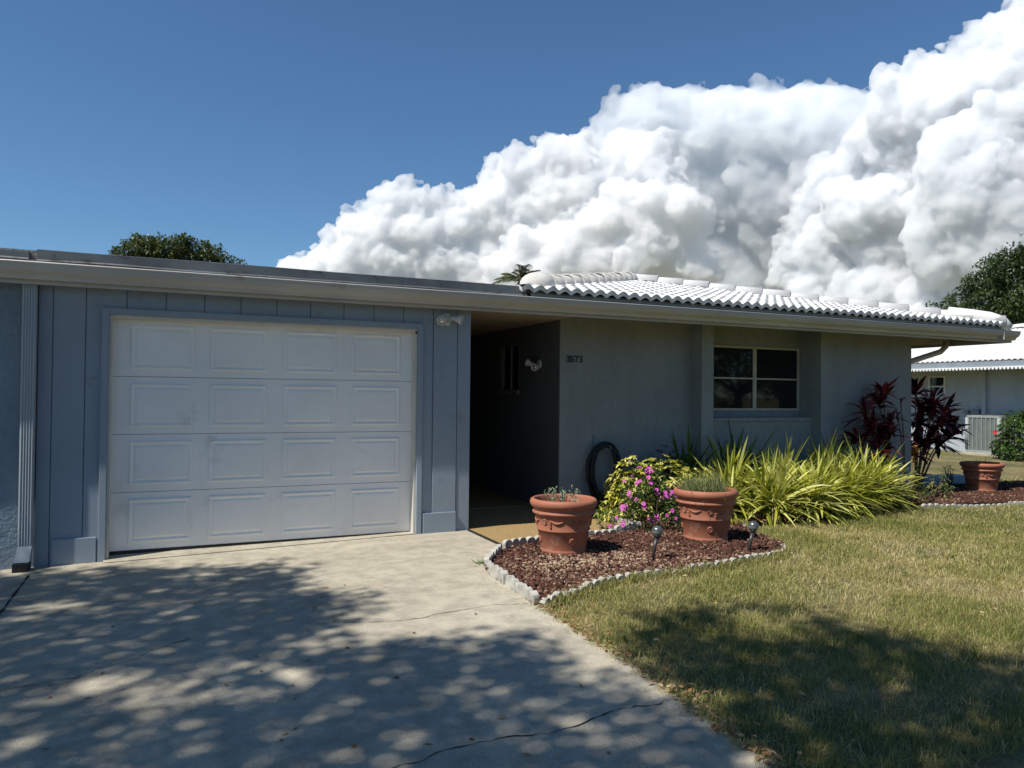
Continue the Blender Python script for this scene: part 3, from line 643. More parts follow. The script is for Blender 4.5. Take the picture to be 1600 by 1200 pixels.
# ------------------------------------------------------------------ terracotta pots
TER = pmat('terracotta_plastic', (.38, .145, .085), .6, .10, 5, 120, .0008, spec=.3, c2=(.31, .115, .068), dirt=((.50, .29, .20), 5, .60))
SOIL = pmat('potting_soil', (.05, .035, .025), .95, .4, 20, 40, .01)
def make_pot():
    t = empty('flower_pot', (0, 0, 0), 0)
    pr = [(.001, .002), (.195, .002), (.206, .008), (.214, .022), (.216, .034), (.209, .042), (.2095, .05), (.238, .192), (.246, .197), (.248, .206), (.242, .213), (.262, .318), (.270, .326), (.287, .332), (.291, .342), (.285, .352), (.276, .358), (.277, .372),
          (.290, .380), (.304, .392), (.312, .410), (.312, .428), (.303, .443), (.288, .451), (.276, .449), (.268, .438), (.262, .40), (.252, .33), (.245, .28)]
    g = MB(); g.lathe(pr, 72); body = g.build('pot_body', TER, t)
    def cone(z): return .2095+(z-.05)*(.238-.2095)/.142 if z < .195 else .242+(z-.213)*(.262-.242)/.105
    def P(a, z, o=0): r = cone(z)+o; return Vector((cos(a)*r, sin(a)*r, z))
    def loop(a0, z0, rr_, n=12): return [P(a0+rr_*cos(2*pi*k/n)/cone(z0), z0+rr_*sin(2*pi*k/n), .002) for k in range(n+1)]
    for i in range(6):
        a = 2*pi*i/6
        g = MB(); g.tube(loop(a, .276, .020), .006, 6); g.ball(P(a, .276, .003), .008, 8, 6)
        b = a+.22
        for q in range(3): g.ball(P(b+.03*(q-1), .262-.012*(q % 2), .002), .009, 8, 6)
        g.ball(P(b+.01, .240, .002), .011, 8, 6, (1, 1, 1.4)); g.tube([P(b+.0, .29, .002), P(b+.05, .284, .005), P(b+.02, .262, .005), P(b+.01, .245, .002)], .005, 6)
        g.tube([P(b+.04+.46*k/10, .285-.018*sin(pi*k/10)+.004*(k % 2), .003) for k in range(11)], [.004+.004*sin(pi*k/10)+.002*(k % 2) for k in range(11)], 6)
        g.tube([P(b+.10+.36*k/8, .277-.022*sin(pi*k/8), .002) for k in range(9)], .0035, 6)
        g.build('relief_garland', TER, t)
    for i in range(4):
        a = 2*pi*i/4+.55; g = MB(); g.tube(loop(a, .122, .021, 14), .007, 6); g.ball(P(a, .122, .002), .009, 8, 6); g.build('relief_rosette', TER, t)
    g = MB(); g.lathe([(.001, .335), (.12, .338), (.2, .33), (.255, .325)], 32); g.build('soil', SOIL, t)
    return t
def copy_tree(o, parent=None):
    c = o.copy(); COL.objects.link(c); c.parent = parent
    for ch in o.children: copy_tree(ch, c)
    return c
pot = make_pot(); GP = 'terracotta pots in the front beds'
POTS = []
for i, (x, y, s, rz, lab) in enumerate(((3.345, 6.13, 1., 2.45, 'terracotta pot nearest the driveway, holding small green sprigs'),
                                   (4.985, 6.13, 1.03, 2.1, 'terracotta pot filled with tall weedy grass, beside the pink flowers'),
                                   (11.78, 7.75, .99, 2.7, 'faded terracotta pot with dry twigs at the far end of the bed'))):
    o = pot if i == 0 else copy_tree(pot)
    o.location = (x, y, .012); o.scale = (s, s, s*(1.12 if i < 2 else 1.02)); o.rotation_euler.z = rz; tag(o, lab, 'flower pot', GP); POTS.append(o)
# ------------------------------------------------------------------ solar lamps
STEEL = pmat('solar_lamp_steel', (.07, .07, .07), .4, .1, 20, metal=.5)
m, nt, p = newmat('crackled_glass'); v = nz(nt, 130, typ='ShaderNodeTexVoronoi'); v.feature = 'DISTANCE_TO_EDGE'
p.inputs['Base Color'].default_value = (.30, .36, .33, 1); p.inputs['Roughness'].default_value = .18; p.inputs['Transmission Weight'].default_value = .55; p.inputs['IOR'].default_value = 1.45
lk(nt, bump(nt, v.outputs['Distance'], .004), p.inputs['Normal']); CRK = m
CHR = pmat('chrome_cap', (.16, .17, .165), .3, .05, 5, metal=.6)
def lamp(base, lean, label):
    t = empty('solar_lamp', base, 0, label, 'garden lamp', 'solar ball lamps in the front bed')
    top = Vector(lean)
    g = MB(); g.tube([(0, 0, -.05), top*.5, top*.86], [.014, .0165, .0195], 12); g.build('stake', STEEL, t)
    g = MB(); g.ball(top+Vector((0, 0, .035)), .047, 24, 16); b = g.build('glass_ball', CRK, t)
    g = MB(); g.lathe([(.012, -.075), (.02, -.05), (.030, -.038), (.034, -.030)], 20, top+Vector((0, 0, .03)), True); g.build('collar', STEEL, t)
    g = MB(); g.lathe([(.028, .038), (.040, .030), (.047, .018), (.049, .008)][::-1]+[(.001, .05)], 24, top+Vector((0, 0, .037))); g.build('solar_cap', CHR, b)
    g = MB(); g.lathe([(.018, 0), (.016, .05), (.001, .06)], 14, top+Vector((0, 0, -.01))); g.build('bulb_core', STEEL, b)
    return t
def lean(bx, by, tx, ty):
    b = gpt(bx, by, .02); d = ray(tx, ty); k = b.y/d.y; tp = d*k+Vector((0, 0, H)); return b, tp-b
b1, l1 = lean(1018, 876, 1027, 836); b2, l2 = lean(1168, 863, 1177, 828)
lamp(b1, l1, 'leaning solar stake lamp with crackled glass ball between the two big pots'); lamp(b2, l2, 'leaning solar stake lamp with glass ball at the right tip of the front bed')
# ------------------------------------------------------------------ pale step behind the corner
PS = pmat('painted_slab', (.30, .40, .46), .7, .12, 3, 30, .004)
g = MB(); p0 = gpt(1444, 757, 0); g.box(-.1, 1.25, -.2, .2, -.05, .11, .035); o = g.build('splash_block', PS); o.location = (p0.x, p0.y+.2, .0); o.rotation_euler.z = .0
tag(o, 'low pale blue concrete slab lying behind the house corner', 'slab')
# ------------------------------------------------------------------ neighbour's house
NW = stucco('neighbour_stucco', (.46, .50, .54), .004)
NF = pmat('neighbour_fascia', (.28, .32, .36), .5, .1, 2)
nb = empty('neighbour_house', (21, 14, 0), 0, 'pale house next door with white tiled roof and small window', 'house'); NO = Vector((21, 14, 0))
def nbp(mb, name, mat, parent=nb):
    o = mb.build(name, mat, parent)
    if parent is nb: o.location = -NO
    return o
g = MB(); g.box(21, 32, 5, 14.90, -.05, 2.42); g.box(21, 32, 15.45, 24, -.05, 2.42); g.box(21, 32, 14.90, 15.45, -.05, 1.52); g.box(21, 32, 14.90, 15.45, 2.16, 2.42); nbp(g, 'wall', NW)
NX, NZ = 19.85, 2.50
g = MB(); g.box(NX, NX+.06, 4, 25, 2.32, NZ); nbp(g, 'fascia', NF)
g = MB(); g.box(NX+.06, 21.2, 4, 25, 2.421, 2.44); nbp(g, 'soffit', SOFF)
g = MB()
prof = []
for k in range(210):
    y = 4+k*.10; g.b
    c = [(NX-.03, y+.01, 2.325), (NX-.03, y+.09, 2.325), (NX-.03, y+.075, 2.275), (NX-.03, y+.05, 2.262), (NX-.03, y+.025, 2.275)]
    g.face(c); g.face([(x+.02, a, b) for x, a, b in c][::-1])
g.box(NX-.03, NX-.001, 4, 25, 2.325, 2.345)
nbp(g, 'lit_scallop_trim', WHITE)  # white half-rounds stand in for sunlit bits of the corrugated eave edge
def nt_tiles():
    PTn, CRn = .21, .36
    return tile_face((NX-.02, 4, NZ+.03), (0, 1, 0), (ks, 0, SL*ks), 21, lambda u, v: v < 6, '', None, 5.6, 5)
Pn, Fn = nt_tiles(); o = arr('tile_roof', Pn, Fn, TILE, nb, None, True); o.location = -NO
g = MB(); zr = NZ+SL*5.75; g.face([(NX+.02, 4, NZ), (NX+.02, 25, NZ), (NX+5.7, 25, zr), (NX+5.7, 4, zr)]); g.face([(NX+5.7, 4, zr), (NX+5.7, 25, zr), (NX+11.6, 25, NZ), (NX+11.6, 4, NZ)]); g.build('roof_underlay', TILE, o)
caps((NX+5.6, 4, zr+.06), (NX+5.6, 25, zr+.06), TILE, 'ridge_caps', parent=o)
NFR = pmat('white_window_frame', (.7, .7, .7), .5)
g = MB()
for q in ((14.90, 14.95), (15.40, 15.45)): g.box(20.97, 21.05, q[0], q[1], 1.52, 2.16)
for z in (1.52, 1.83, 2.12): g.box(20.972, 21.048, 14.9501, 15.3999, z, z+.04)
fw = nbp(g, 'window', NFR)
for z0, z1 in ((1.5605, 1.8295), (1.8705, 2.1195)): g = MB(); g.box(21.01, 21.02, 14.9505, 15.3995, z0, z1); g.build('pane', GLASS, fw)
g = MB(); g.box(20.93, 20.998, 14.86, 15.49, 1.46, 1.515); nbp(g, 'window_sill', NW)
g = MB(); g.box(20.90, 20.998, 13.66, 13.77, -.05, 2.419); nbp(g, 'downspout', NW)
# conduit boxes on the wall above the condenser
GM = pmat('grey_box', (.22, .26, .30), .5)
g = MB(); g.box(20.86, 20.998, 13.82, 14.02, 1.03, 1.2, .01); nbp(g, 'meter_box', GM)
g = MB(); g.box(20.9, 20.998, 14.15, 14.28, 1.05, 1.16, .01); nbp(g, 'meter_box', GM)
# ------------------------------------------------------------------ condenser
ACM = pmat('condenser_shell', (.29, .32, .30), .5, .06, 2, dirt=((.3, .3, .27), 3, .62)); ACF = pmat('condenser_fins', (.20, .225, .215), .55, .15, 6, metal=.3)
ac = empty('air_conditioner', (20.33, 13.12, 0), 0, 'grey air conditioning condenser with vertical grilles beside the neighbour house', 'air conditioner')
def rrect(hx, hy, r, n=6):
    P = []
    for cx_, cy_, a0 in ((hx-r, hy-r, 0), (-hx+r, hy-r, pi/2), (-hx+r, -hy+r, pi), (hx-r, -hy+r, 1.5*pi)):
        for k in range(n+1): a = a0+pi/2*k/n; P.append((cx_+r*cos(a), cy_+r*sin(a)))
    return P
g = MB(); g.prism(rrect(.38, .46, .12), .08, .98, 'z'); g.build('coil', ACF, ac)
g = MB(); g.prism(rrect(.40, .48, .13), .98, 1.04, 'z'); g.build('top_cover', ACM, ac)
g = MB(); g.prism(rrect(.40, .48, .13), .03, .10, 'z'); g.build('base_pan', ACM, ac)
R_ = rrect(.40, .48, .13, 3)
for k in range(7):
    y = -.36+.12*k; g = MB(); g.box(-.408, -.385, y-.008, y+.008, .10, .98); g.build('louvre_bar', ACM, ac)
for k in range(6):
    x = -.30+.12*k
    for sy in (-1, 1): g = MB(); g.box(x-.012, x+.012, sy*.475-.011, sy*.475+.011, .10, .98); g.build('louvre_bar', ACM, ac)
for sx, sy in ((-1, -1), (-1, 1)): g = MB(); g.tube([(sx*.355, sy*.435, .1), (sx*.355, sy*.435, .98)], .048, 10); g.build('corner_post', ACM, ac)
g = MB()
for r in (.1, .18, .26, .34): g.tube([(cos(a)*r, sin(a)*r, 1.055) for a in np.linspace(0, 2*pi, 25)], .006, 5)
for k in range(8): g.tube([(.05*cos(k*pi/4), .05*sin(k*pi/4), 1.055), (.37*cos(k*pi/4), .37*sin(k*pi/4), 1.05)], .005, 5)
g.build('fan_guard', STEEL, ac)
g = MB(); g.box(-.55, .6, -.68, .62, -.04, .03, .01); o = g.build('concrete_pad', CONC); o.location = (20.33, 13.12, 0); tag(o, 'concrete pad under the air conditioning condenser', 'pad')
# ------------------------------------------------------------------ plants
def sphpts(n, up=-1.):
    d = rng.normal(size=(n, 3)); d /= np.linalg.norm(d, axis=1)[:, None]; d[:, 2] = np.where(d[:, 2] < up, -d[:, 2], d[:, 2]); return d
LEAFP = lambda t: sin(pi*min(.97, t*.95+.04))
def stems(name, base, tips, r, mat, parent):
    g = MB()
    for t in tips:
        t = Vector(t); b = Vector(base)+Vector((random.gauss(0, .03), random.gauss(0, .03), 0)); m_ = b.lerp(t, .5)+Vector((random.gauss(0, .03), random.gauss(0, .03), .03)); g.tube([b, m_, t], [r, r*.8, r*.5], 6)
    return g.build(name, mat, parent)
BARK = pmat('bark', (.13, .10, .075), .9, .3, 10, 30, .01); TWIG = pmat('twig_brown', (.20, .14, .09), .8, .2, 20)
# variegated yellow shrub: whorls of oblong leaflets
def whorl_shrub(name, label, c, rx, ry, rz, nw, mat, leaf=(.05, .075), cat='shrub', nl=8, lw=.34):
    t = empty(name, c, 0, label, cat); d = sphpts(nw, -.25)
    lump = 1+.16*np.array([mnoise.noise((q[0]*2.2+c[0], q[1]*2.2, q[2]*2.2)) for q in d])*2
    k = rng.uniform(.55, 1., nw)**.5*lump
    cen = d*np.array([rx, ry, rz])*k[:, None]; cen[:, 2] = np.abs(cen[:, 2])+.03
    P = []; D = []; R = []
    for q, n_ in zip(cen, d):
        ax_ = n_*.7+np.array([0, 0, .7])+rng.normal(0, .25, 3); ax_ /= np.linalg.norm(ax_); u = np.cross(ax_, [.3, .9, .1]); u /= np.linalg.norm(u); v = np.cross(ax_, u); base = np.clip(rng.normal(.55, .22), 0, 1)
        m_ = rng.integers(nl-2, nl+2)
        for j in range(m_):
            a = 2*pi*j/m_+rng.uniform(-.2, .2); e = rng.uniform(.0, .6); P.append(q); D.append(u*cos(a)+v*sin(a)+ax_*e); R.append(np.clip(base+rng.normal(0, .2), 0, 1))
    n = len(P); strap('foliage', P, D, rng.uniform(*leaf, n), rng.uniform(*leaf, n)*lw, rng.uniform(.1, .5, n), mat, t, 3, R, LEAFP, .25)
    stems('stem', (0, 0, 0), [q*.9 for q in cen[:16]], .007, TWIG, t)
    return t
YEL = leafmat('yellow_variegated_leaf', (.055, .095, .015), (.52, .50, .06), .28, .38, (.88, .82, .34))
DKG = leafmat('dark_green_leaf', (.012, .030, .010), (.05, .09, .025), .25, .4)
whorl_shrub('variegated_shrub', 'yellow-leaved variegated shrub behind the pink flowers, near the hose', (5.50, 7.52, 0), .88, .44, .66, 520, YEL, (.06, .09))
whorl_shrub('variegated_shrub', 'small yellow-leaved shrub at the left end, beside the hose coil', (4.96, 7.45, 0), .26, .30, .68, 120, YEL, (.06, .09))
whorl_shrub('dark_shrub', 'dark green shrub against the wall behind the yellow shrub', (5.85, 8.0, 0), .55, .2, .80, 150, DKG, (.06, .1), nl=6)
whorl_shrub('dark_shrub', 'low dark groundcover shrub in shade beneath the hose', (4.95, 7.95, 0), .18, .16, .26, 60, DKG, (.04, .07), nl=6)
# pink periwinkle
VG = leafmat('periwinkle_leaf', (.02, .055, .015), (.07, .13, .035), .3, .35)
vc = (4.93, 6.93, 0); t = empty('pink_flowering_plant', vc, 0, 'mound of pink periwinkle flowers in front of the yellow shrub', 'flowers')
d = sphpts(2100, -.1); k = rng.uniform(.5, 1, 2100)**.4
lb = lambda D_: 1+.75*np.array([mnoise.noise((q[0]*1.9+4, q[1]*1.9, q[2]*1.9)) for q in D_]); cen = d*np.array([.52, .34, .50])*(k*lb(d))[:, None]; cen[:, 2] = np.abs(cen[:, 2])+.02
n = len(cen); strap('foliage', cen, d+rng.normal(0, .5, (n, 3)), rng.uniform(.035, .06, n), rng.uniform(.014, .022, n), .3, VG, t, 3, None, LEAFP, .3)
stems('stem', (0, 0, 0), [q*.9 for q in cen[:18]], .004, TWIG, t)
PINK = leafmat('pink_petal', (.62, .10, .46), (.78, .19, .62), .3, .5); PINKC = pmat('flower_eye', (.5, .02, .2), .6)
P = []; D = []
for j in range(5):
    a = 2*pi*j/5; P.append((0, 0, 0)); D.append((cos(a), sin(a), .12))
fo = strap('flower', P, D, .024, .023, .05, PINK, t, 3, None, lambda t_: min(1, .25+1.5*t_)*(1 if t_ < .8 else .62), .05)
g = MB(); g.ball((0, 0, .002), .0035, 8, 5); eye = g.build('eye', PINKC, fo)
fm = fo.data; first_f = True
view = np.array([-.6, -.72, .35])
cand = sphpts(900, -.05); cand = cand[(cand @ view) > .15]; sel = []
for q in cand:
    if len(sel) < 80 and mnoise.noise((q[0]*4, q[1]*4, q[2]*4+8)) > -.02 and rng.random() < .8: sel.append(q)
for q in sel:
    f = fo if first_f else fo.copy()
    if not first_f:
        COL.objects.link(f); e2 = eye.copy(); COL.objects.link(e2); e2.parent = f
    first_f = False; f.parent = t
    cc_ = q*np.array([.53, .35, .52])*lb([q])[0]; f.location = (cc_[0], cc_[1], abs(cc_[2])+.03+rng.uniform(-.02, .01)); nrm = Vector(q*1.+np.array([-.35, -.55, .5])+rng.normal(0, .2, 3)).normalized()
    f.rotation_euler = nrm.to_track_quat('Z', 'Y').to_euler(); s = rng.uniform(.75, 1.15); f.scale = (s, s, s)
# golden strap-leaved clumps
DRA = leafmat('golden_strap_leaf', (.05, .09, .015), (.46, .47, .055), .38, .4, (.82, .80, .32), .4)
DRG = leafmat('shaded_strap_leaf', (.02, .055, .012), (.10, .16, .03), .35, .4)  # for the rear clumps: eave shade mixed into a darker leaf green
def clump(loc, R, hgt, n, mat, label, dead=True, heads=5):
    t = empty('strap_leaf_plant', loc, 0, label, 'foliage plant', 'golden strap-leaved plants under the window')
    P = []; D = []; L = []; Rn = []
    for h in range(heads):
        a = rng.uniform(0, 2*pi); r = R*.38*sqrt(rng.random()); hz = rng.uniform(.05, .28)*hgt
        c = np.array([cos(a)*r, sin(a)*r, hz]); m_ = int(n*1.45)//heads; b = rng.normal(-.04, .16)
        for j in range(m_):
            el = rng.uniform(radians(-8), radians(84)); az = rng.uniform(0, 2*pi)
            D.append([cos(az)*cos(el), sin(az)*cos(el), sin(el)]); P.append(c+rng.normal(0, .02, 3)); L.append(hgt*rng.uniform(.66, 1.24)*(.7+.35*sin(el))); Rn.append(np.clip(rng.normal(.55, .22)+b, 0, 1))
    L = np.array(L)
    strap('foliage', P, D, L, rng.uniform(.028, .056, len(L)), rng.uniform(.15, .55, len(L)), mat, t, 6, Rn, lambda q: min(1, .45+q*2.2)*(1-q)**.55, .22)
    if dead:
        m_ = 26; az = rng.uniform(0, 2*pi, m_); DD = np.stack([np.cos(az), np.sin(az), np.full(m_, .25)], 1)
        strap('dead_leaves', np.stack([np.cos(az)*R*.3, np.sin(az)*R*.3, np.full(m_, .14)], 1), DD, rng.uniform(.18, .34, m_), .018, .75, leafmat_dead, t, 4, None, None, .2)
    stems('stem', (0, 0, 0), [(rng.normal(0, .12), rng.normal(0, .1), .2) for _ in range(7)], .016, TWIG, t)
    return t
leafmat_dead = leafmat('dead_strap_leaf', (.20, .12, .06), (.45, .33, .20), .1, .7)
pos = [(6.15, 7.24, .36, .74, 190, 'leftmost golden strap-leaved clump, behind the grassy pot'), (6.70, 7.0, .40, .80, 230, 'golden strap-leaved clump left of centre below the window'), (7.28, 6.93, .42, .80, 240, 'golden strap-leaved clump in front of the window centre'),
       (7.35, 7.5, .4, .92, 200, 'taller golden clump close under the window sill'), (7.95, 7.05, .42, .80, 240, 'golden strap-leaved clump below the right window pilaster'), (8.55, 7.22, .42, .80, 230, 'golden strap-leaved clump in front of the blank right wall'),
       (8.25, 7.6, .4, .92, 190, 'upright golden clump near the wall right of the window'), (8.98, 7.42, .40, .72, 200, 'rightmost golden strap-leaved clump beside the red cordyline'), (6.55, 7.55, .38, .86, 170, 'upright golden clump against the left window pilaster')]
for x, y, R, h_, n, lab in pos: clump((x, y, .02), R, h_, n, DRA, lab)
for x, y, h_, lab in ((6.1, 7.95, .95, 'strap-leaved clump with shade-darkened leaf colour against the left pilaster'), (7.0, 8.0, .95, 'strap-leaved clump with shade-darkened leaf colour under the window sill'), (8.6, 7.9, .85, 'strap-leaved clump with shade-darkened leaf colour by the right pilaster')):
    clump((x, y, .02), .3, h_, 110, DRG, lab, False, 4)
# red cordylines
COR = leafmat('cordyline_leaf', (.020, .006, .012), (.13, .014, .022), .35, .3, (.36, .045, .06), .5)
def cordyline(loc, heads, label, nl=24, ll=(.24, .40)):
    t = empty('red_cordyline', loc, 0, label, 'cordyline'); g = MB(); P = []; D = []; L = []; R = []
    for hx, hy, hz in heads:
        g.tube([(hx*.15, hy*.15, 0), (hx*.45+.02, hy*.5, hz*.5), (hx, hy, hz)], [.016, .012, .009], 6)
        b = rng.uniform(-.2, .25)
        for j in range(nl):
            el = rng.uniform(radians(-15), radians(80)); az = rng.uniform(0, 2*pi); D.append([cos(az)*cos(el), sin(az)*cos(el), sin(el)]); P.append((hx, hy, hz-rng.uniform(0, .12))); L.append(rng.uniform(*ll)); R.append(np.clip(rng.normal(.4, .25)+b, 0, 1))
    strap('foliage', P, D, L, np.array(L)*.19, rng.uniform(.05, .45, len(L)), COR, t, 5, R, lambda q: sin(pi*min(.985, q*.93+.06))**.8, .22); g.build('stem', TWIG, t)
    return t
def hd(px, py, Y, o): d = ray(px, py-14); k = Y/d.y; q = d*k; return (q.x-o[0], Y-o[1], q.z+H-.02)
o1 = (9.78, 7.86, 0)
cordyline(o1, [hd(1374, 640, 7.8, o1), hd(1362, 678, 7.75, o1), hd(1376, 690, 7.8, o1), hd(1338, 692, 7.75, o1), hd(1388, 668, 7.9, o1), hd(1372, 712, 7.7, o1), hd(1352, 655, 7.8, o1), hd(1390, 690, 7.75, o1), hd(1380, 622, 7.85, o1)], 'dark red cordyline in front of the wall right of the window')
cordyline(o1 if False else (10.22, 7.9, 0), [hd(1407, 634, 7.9, (10.22, 7.9)), hd(1403, 660, 7.9, (10.22, 7.9))], 'thin small-headed red cordyline just left of the house corner', 7, (.12, .2))
o2 = (11.55, 8.75, 0)
cordyline(o2, [hd(x, y, 8.75+e, o2) for x, y, e in ((1430, 622, 0), (1438, 650, .1), (1455, 642, 0), (1470, 668, -.1), (1482, 690, 0), (1450, 690, .1), (1440, 700, -.2), (1465, 705, .15), (1435, 672, 0), (1476, 650, .1), (1490, 676, 0), (1432, 716, -.1), (1456, 660, .2))], 'big dark red cordyline standing beyond the house corner', 26, (.30, .48))
# seed head
ORG = leafmat('dry_orange_bract', (.28, .13, .03), (.55, .30, .08), .2, .6); o3 = gpt(1400, 760)
t = empty('dried_flower_spike', (9.95, 7.55, 0), 0, 'dried orange flower spike between the golden leaves and the corner', 'flower'); P = []; D = []
for j in range(90): a = rng.uniform(0, 2*pi); z = .52+.26*j/90; P.append((0, 0, z)); D.append((cos(a), sin(a), .5))
strap('flower_head', P, D, .06, .03, .2, ORG, t, 3, None, LEAFP, .3); stems('stem', (0, 0, 0), [(0, 0, .75)], .008, TWIG, t)
# small mixed shrubs near the corner
MIX = leafmat('mixed_leaf', (.03, .06, .015), (.14, .19, .045), .3, .4, (.42, .42, .16))
for (px, py, r_, h_, mt, lab, nw) in ((1432, 786, .24, .50, MIX, 'twiggy green shrub left of the pale slab', 60), (1478, 782, .20, .34, MIX, 'small variegated bush in front of the pale slab', 80), (1450, 788, .20, .24, DKG, 'low dark bush between the two small corner bushes', 60), (1405, 782, .28, .30, DKG, 'dark low bush at the right foot of the golden clumps', 70), (1487, 760, .10, .42, MIX, 'spindly tall weed beside the third pot', 16)):
    q = gpt(px, py); whorl_shrub('small_shrub', lab, (q.x, q.y+r_*.6, 0), r_, r_, h_, nw, mt, (.03, .055), nl=6)
# pot contents
SG = leafmat('sage_leaf', (.12, .17, .10), (.34, .40, .27), .25, .6)
t = empty('potted_sprigs', (3.345, 6.13, .455), 0, 'small sage-green sprigs growing in the pot nearest the driveway', 'plant'); P = []; D = []
for cx_, cy_, hh in ((-.12, -.02, .15), (-.07, .03, .12), (-.03, -.04, .15), (.0, .02, .10), (.09, .03, .15), (.12, -.01, .12), (-.15, .02, .12), (.03, .05, .11)):
    for j in range(26): a = rng.uniform(0, 2*pi); P.append((cx_*1.0+rng.normal(0, .014), cy_+rng.normal(0, .014), .01+hh*j/26)); D.append((cos(a), sin(a), rng.uniform(.6, 1.8)))
strap('foliage', P, D, rng.uniform(.025, .045, len(P)), .014, .2, SG, t, 3, None, LEAFP, .25)
stems('stem', (0, 0, -.02), [(-.12, -.02, .12), (-.03, -.04, .12), (.09, .03, .12), (.12, -.01, .1)], .002, TWIG, t)
WD = leafmat('weedy_grass', (.07, .11, .03), (.22, .26, .09), .3, .5, (.40, .38, .20))
t = empty('potted_grass', (4.985, 6.13, .44), 0, 'bushy weed grass spilling up from the second pot', 'plant'); n = 1100
a = rng.uniform(0, 2*pi, n); r_ = .22*np.sqrt(rng.random(n)); a2 = rng.uniform(0, 2*pi, n); ti = np.abs(rng.normal(0, .5, n))
P = np.stack([np.cos(a)*r_-.03, np.sin(a)*r_, np.zeros(n)], 1); D = np.stack([np.cos(a2)*np.sin(ti), np.sin(a2)*np.sin(ti), np.cos(ti)], 1)
strap('foliage', P, D, rng.uniform(.16, .36, n), rng.uniform(.005, .009, n), rng.uniform(.05, .4, n), WD, t, 4, None, None, .2)
strap('tall_blades', [(-.02, 0, 0), (.03, .02, 0), (-.08, .04, 0), (.0, -.05, 0), (.06, 0, 0)], [(0, 0, 1), (.1, 0, 1), (-.3, 0, 1), (.2, .1, 1), (.5, 0, 1)], [.46, .40, .32, .36, .3], .02, .05, DRA, t, 5, [.6, .5, .4, .6, .5], None, .2)
t = empty('potted_twigs', (11.78, 7.75, .34), 0, 'dry dark twigs sticking up from the third pot', 'plant'); P = rng.normal(0, .07, (22, 3)); P[:, 2] = 0
D = np.concatenate([rng.normal(0, .25, (22, 2)), np.ones((22, 1))], 1); strap('foliage', P, D, rng.uniform(.12, .34, 22), .010, rng.uniform(0, .4, 22), DKG, t, 4, None, None, .1)
# weeds
WG = leafmat('weed_leaf', (.05, .11, .02), (.16, .25, .05), .3, .5)
q = gpt(768, 880); t = empty('weed_tuft', (q.x-.03, q.y+.02, 0), 0, 'green weed tuft at the tip of the bed edging on the driveway', 'weed'); n = 90; a = rng.uniform(0, 2*pi, n)
strap('foliage', np.stack([rng.normal(0, .05, n), rng.normal(0, .03, n), np.zeros(n)], 1), np.stack([np.cos(a), np.sin(a), rng.uniform(.2, 1.6, n)], 1), rng.uniform(.05, .11, n), .010, .4, WG, t, 3, None, None, .2)
for px, py, lab in ((1205, 842, 'small green weeds inside the right tip of the mulch bed'), (515, 966, 'tiny weed growing out of the driveway crack')):
    q = gpt(px, py); t = empty('weed_tuft', (q.x, q.y, dz(q.x)), 0, lab, 'weed'); n = 50; a = rng.uniform(0, 2*pi, n); s = .6 if px > 1000 else .28
    strap('foliage', np.stack([rng.normal(0, .09*s*1.5, n), rng.normal(0, .05*s, n), np.full(n, .015)], 1), np.stack([np.cos(a), np.sin(a), rng.uniform(.2, 1.6, n)], 1), rng.uniform(.05, .10, n)*s, .008*s*1.5, .4, WG, t, 3, None, None, .2)
for px, py, lab in ((1212, 806, 'pale narrow weed beside the right solar lamp'),):
    q = gpt(px-60, py+16); t = empty('weed_tuft', (q.x, q.y, .02), 0, lab, 'weed'); n = 40; a = rng.uniform(0, 2*pi, n)
    strap('foliage', np.zeros((n, 3))+rng.normal(0, .03, (n, 3))*[1, 1, 0], np.stack([np.cos(a), np.sin(a), rng.uniform(.8, 2, n)], 1), rng.uniform(.10, .20, n), .012, .5, DRA, t, 4, rng.uniform(.1, .6, n), None, .2)
# hibiscus by the neighbour's wall
t = whorl_shrub('hibiscus_bush', 'rounded green hibiscus bush with a red bloom at the right edge', (19.6, 11.55, 0), .95, .95, 1.36, 1500, leafmat('hibiscus_leaf', (.02, .05, .012), (.09, .15, .03), .25, .32), (.06, .1), nl=6, lw=.5)
RED = leafmat('red_petal', (.6, .03, .04), (.75, .08, .07), .3, .5); P = np.zeros((6, 3)); a = np.arange(6)*pi/3
fl = strap('flower', P, np.stack([-.2-.5*np.cos(a), .85*np.cos(a), np.sin(a)], 1), .05, .055, .0, RED, t, 3, None, lambda q: min(1, .5+1.5*q)*(1 if q < .8 else .7), 0, side=np.stack([.5*np.sin(a), -.85*np.sin(a), np.cos(a)], 1)); fl.location = (-.90, .42, .66)
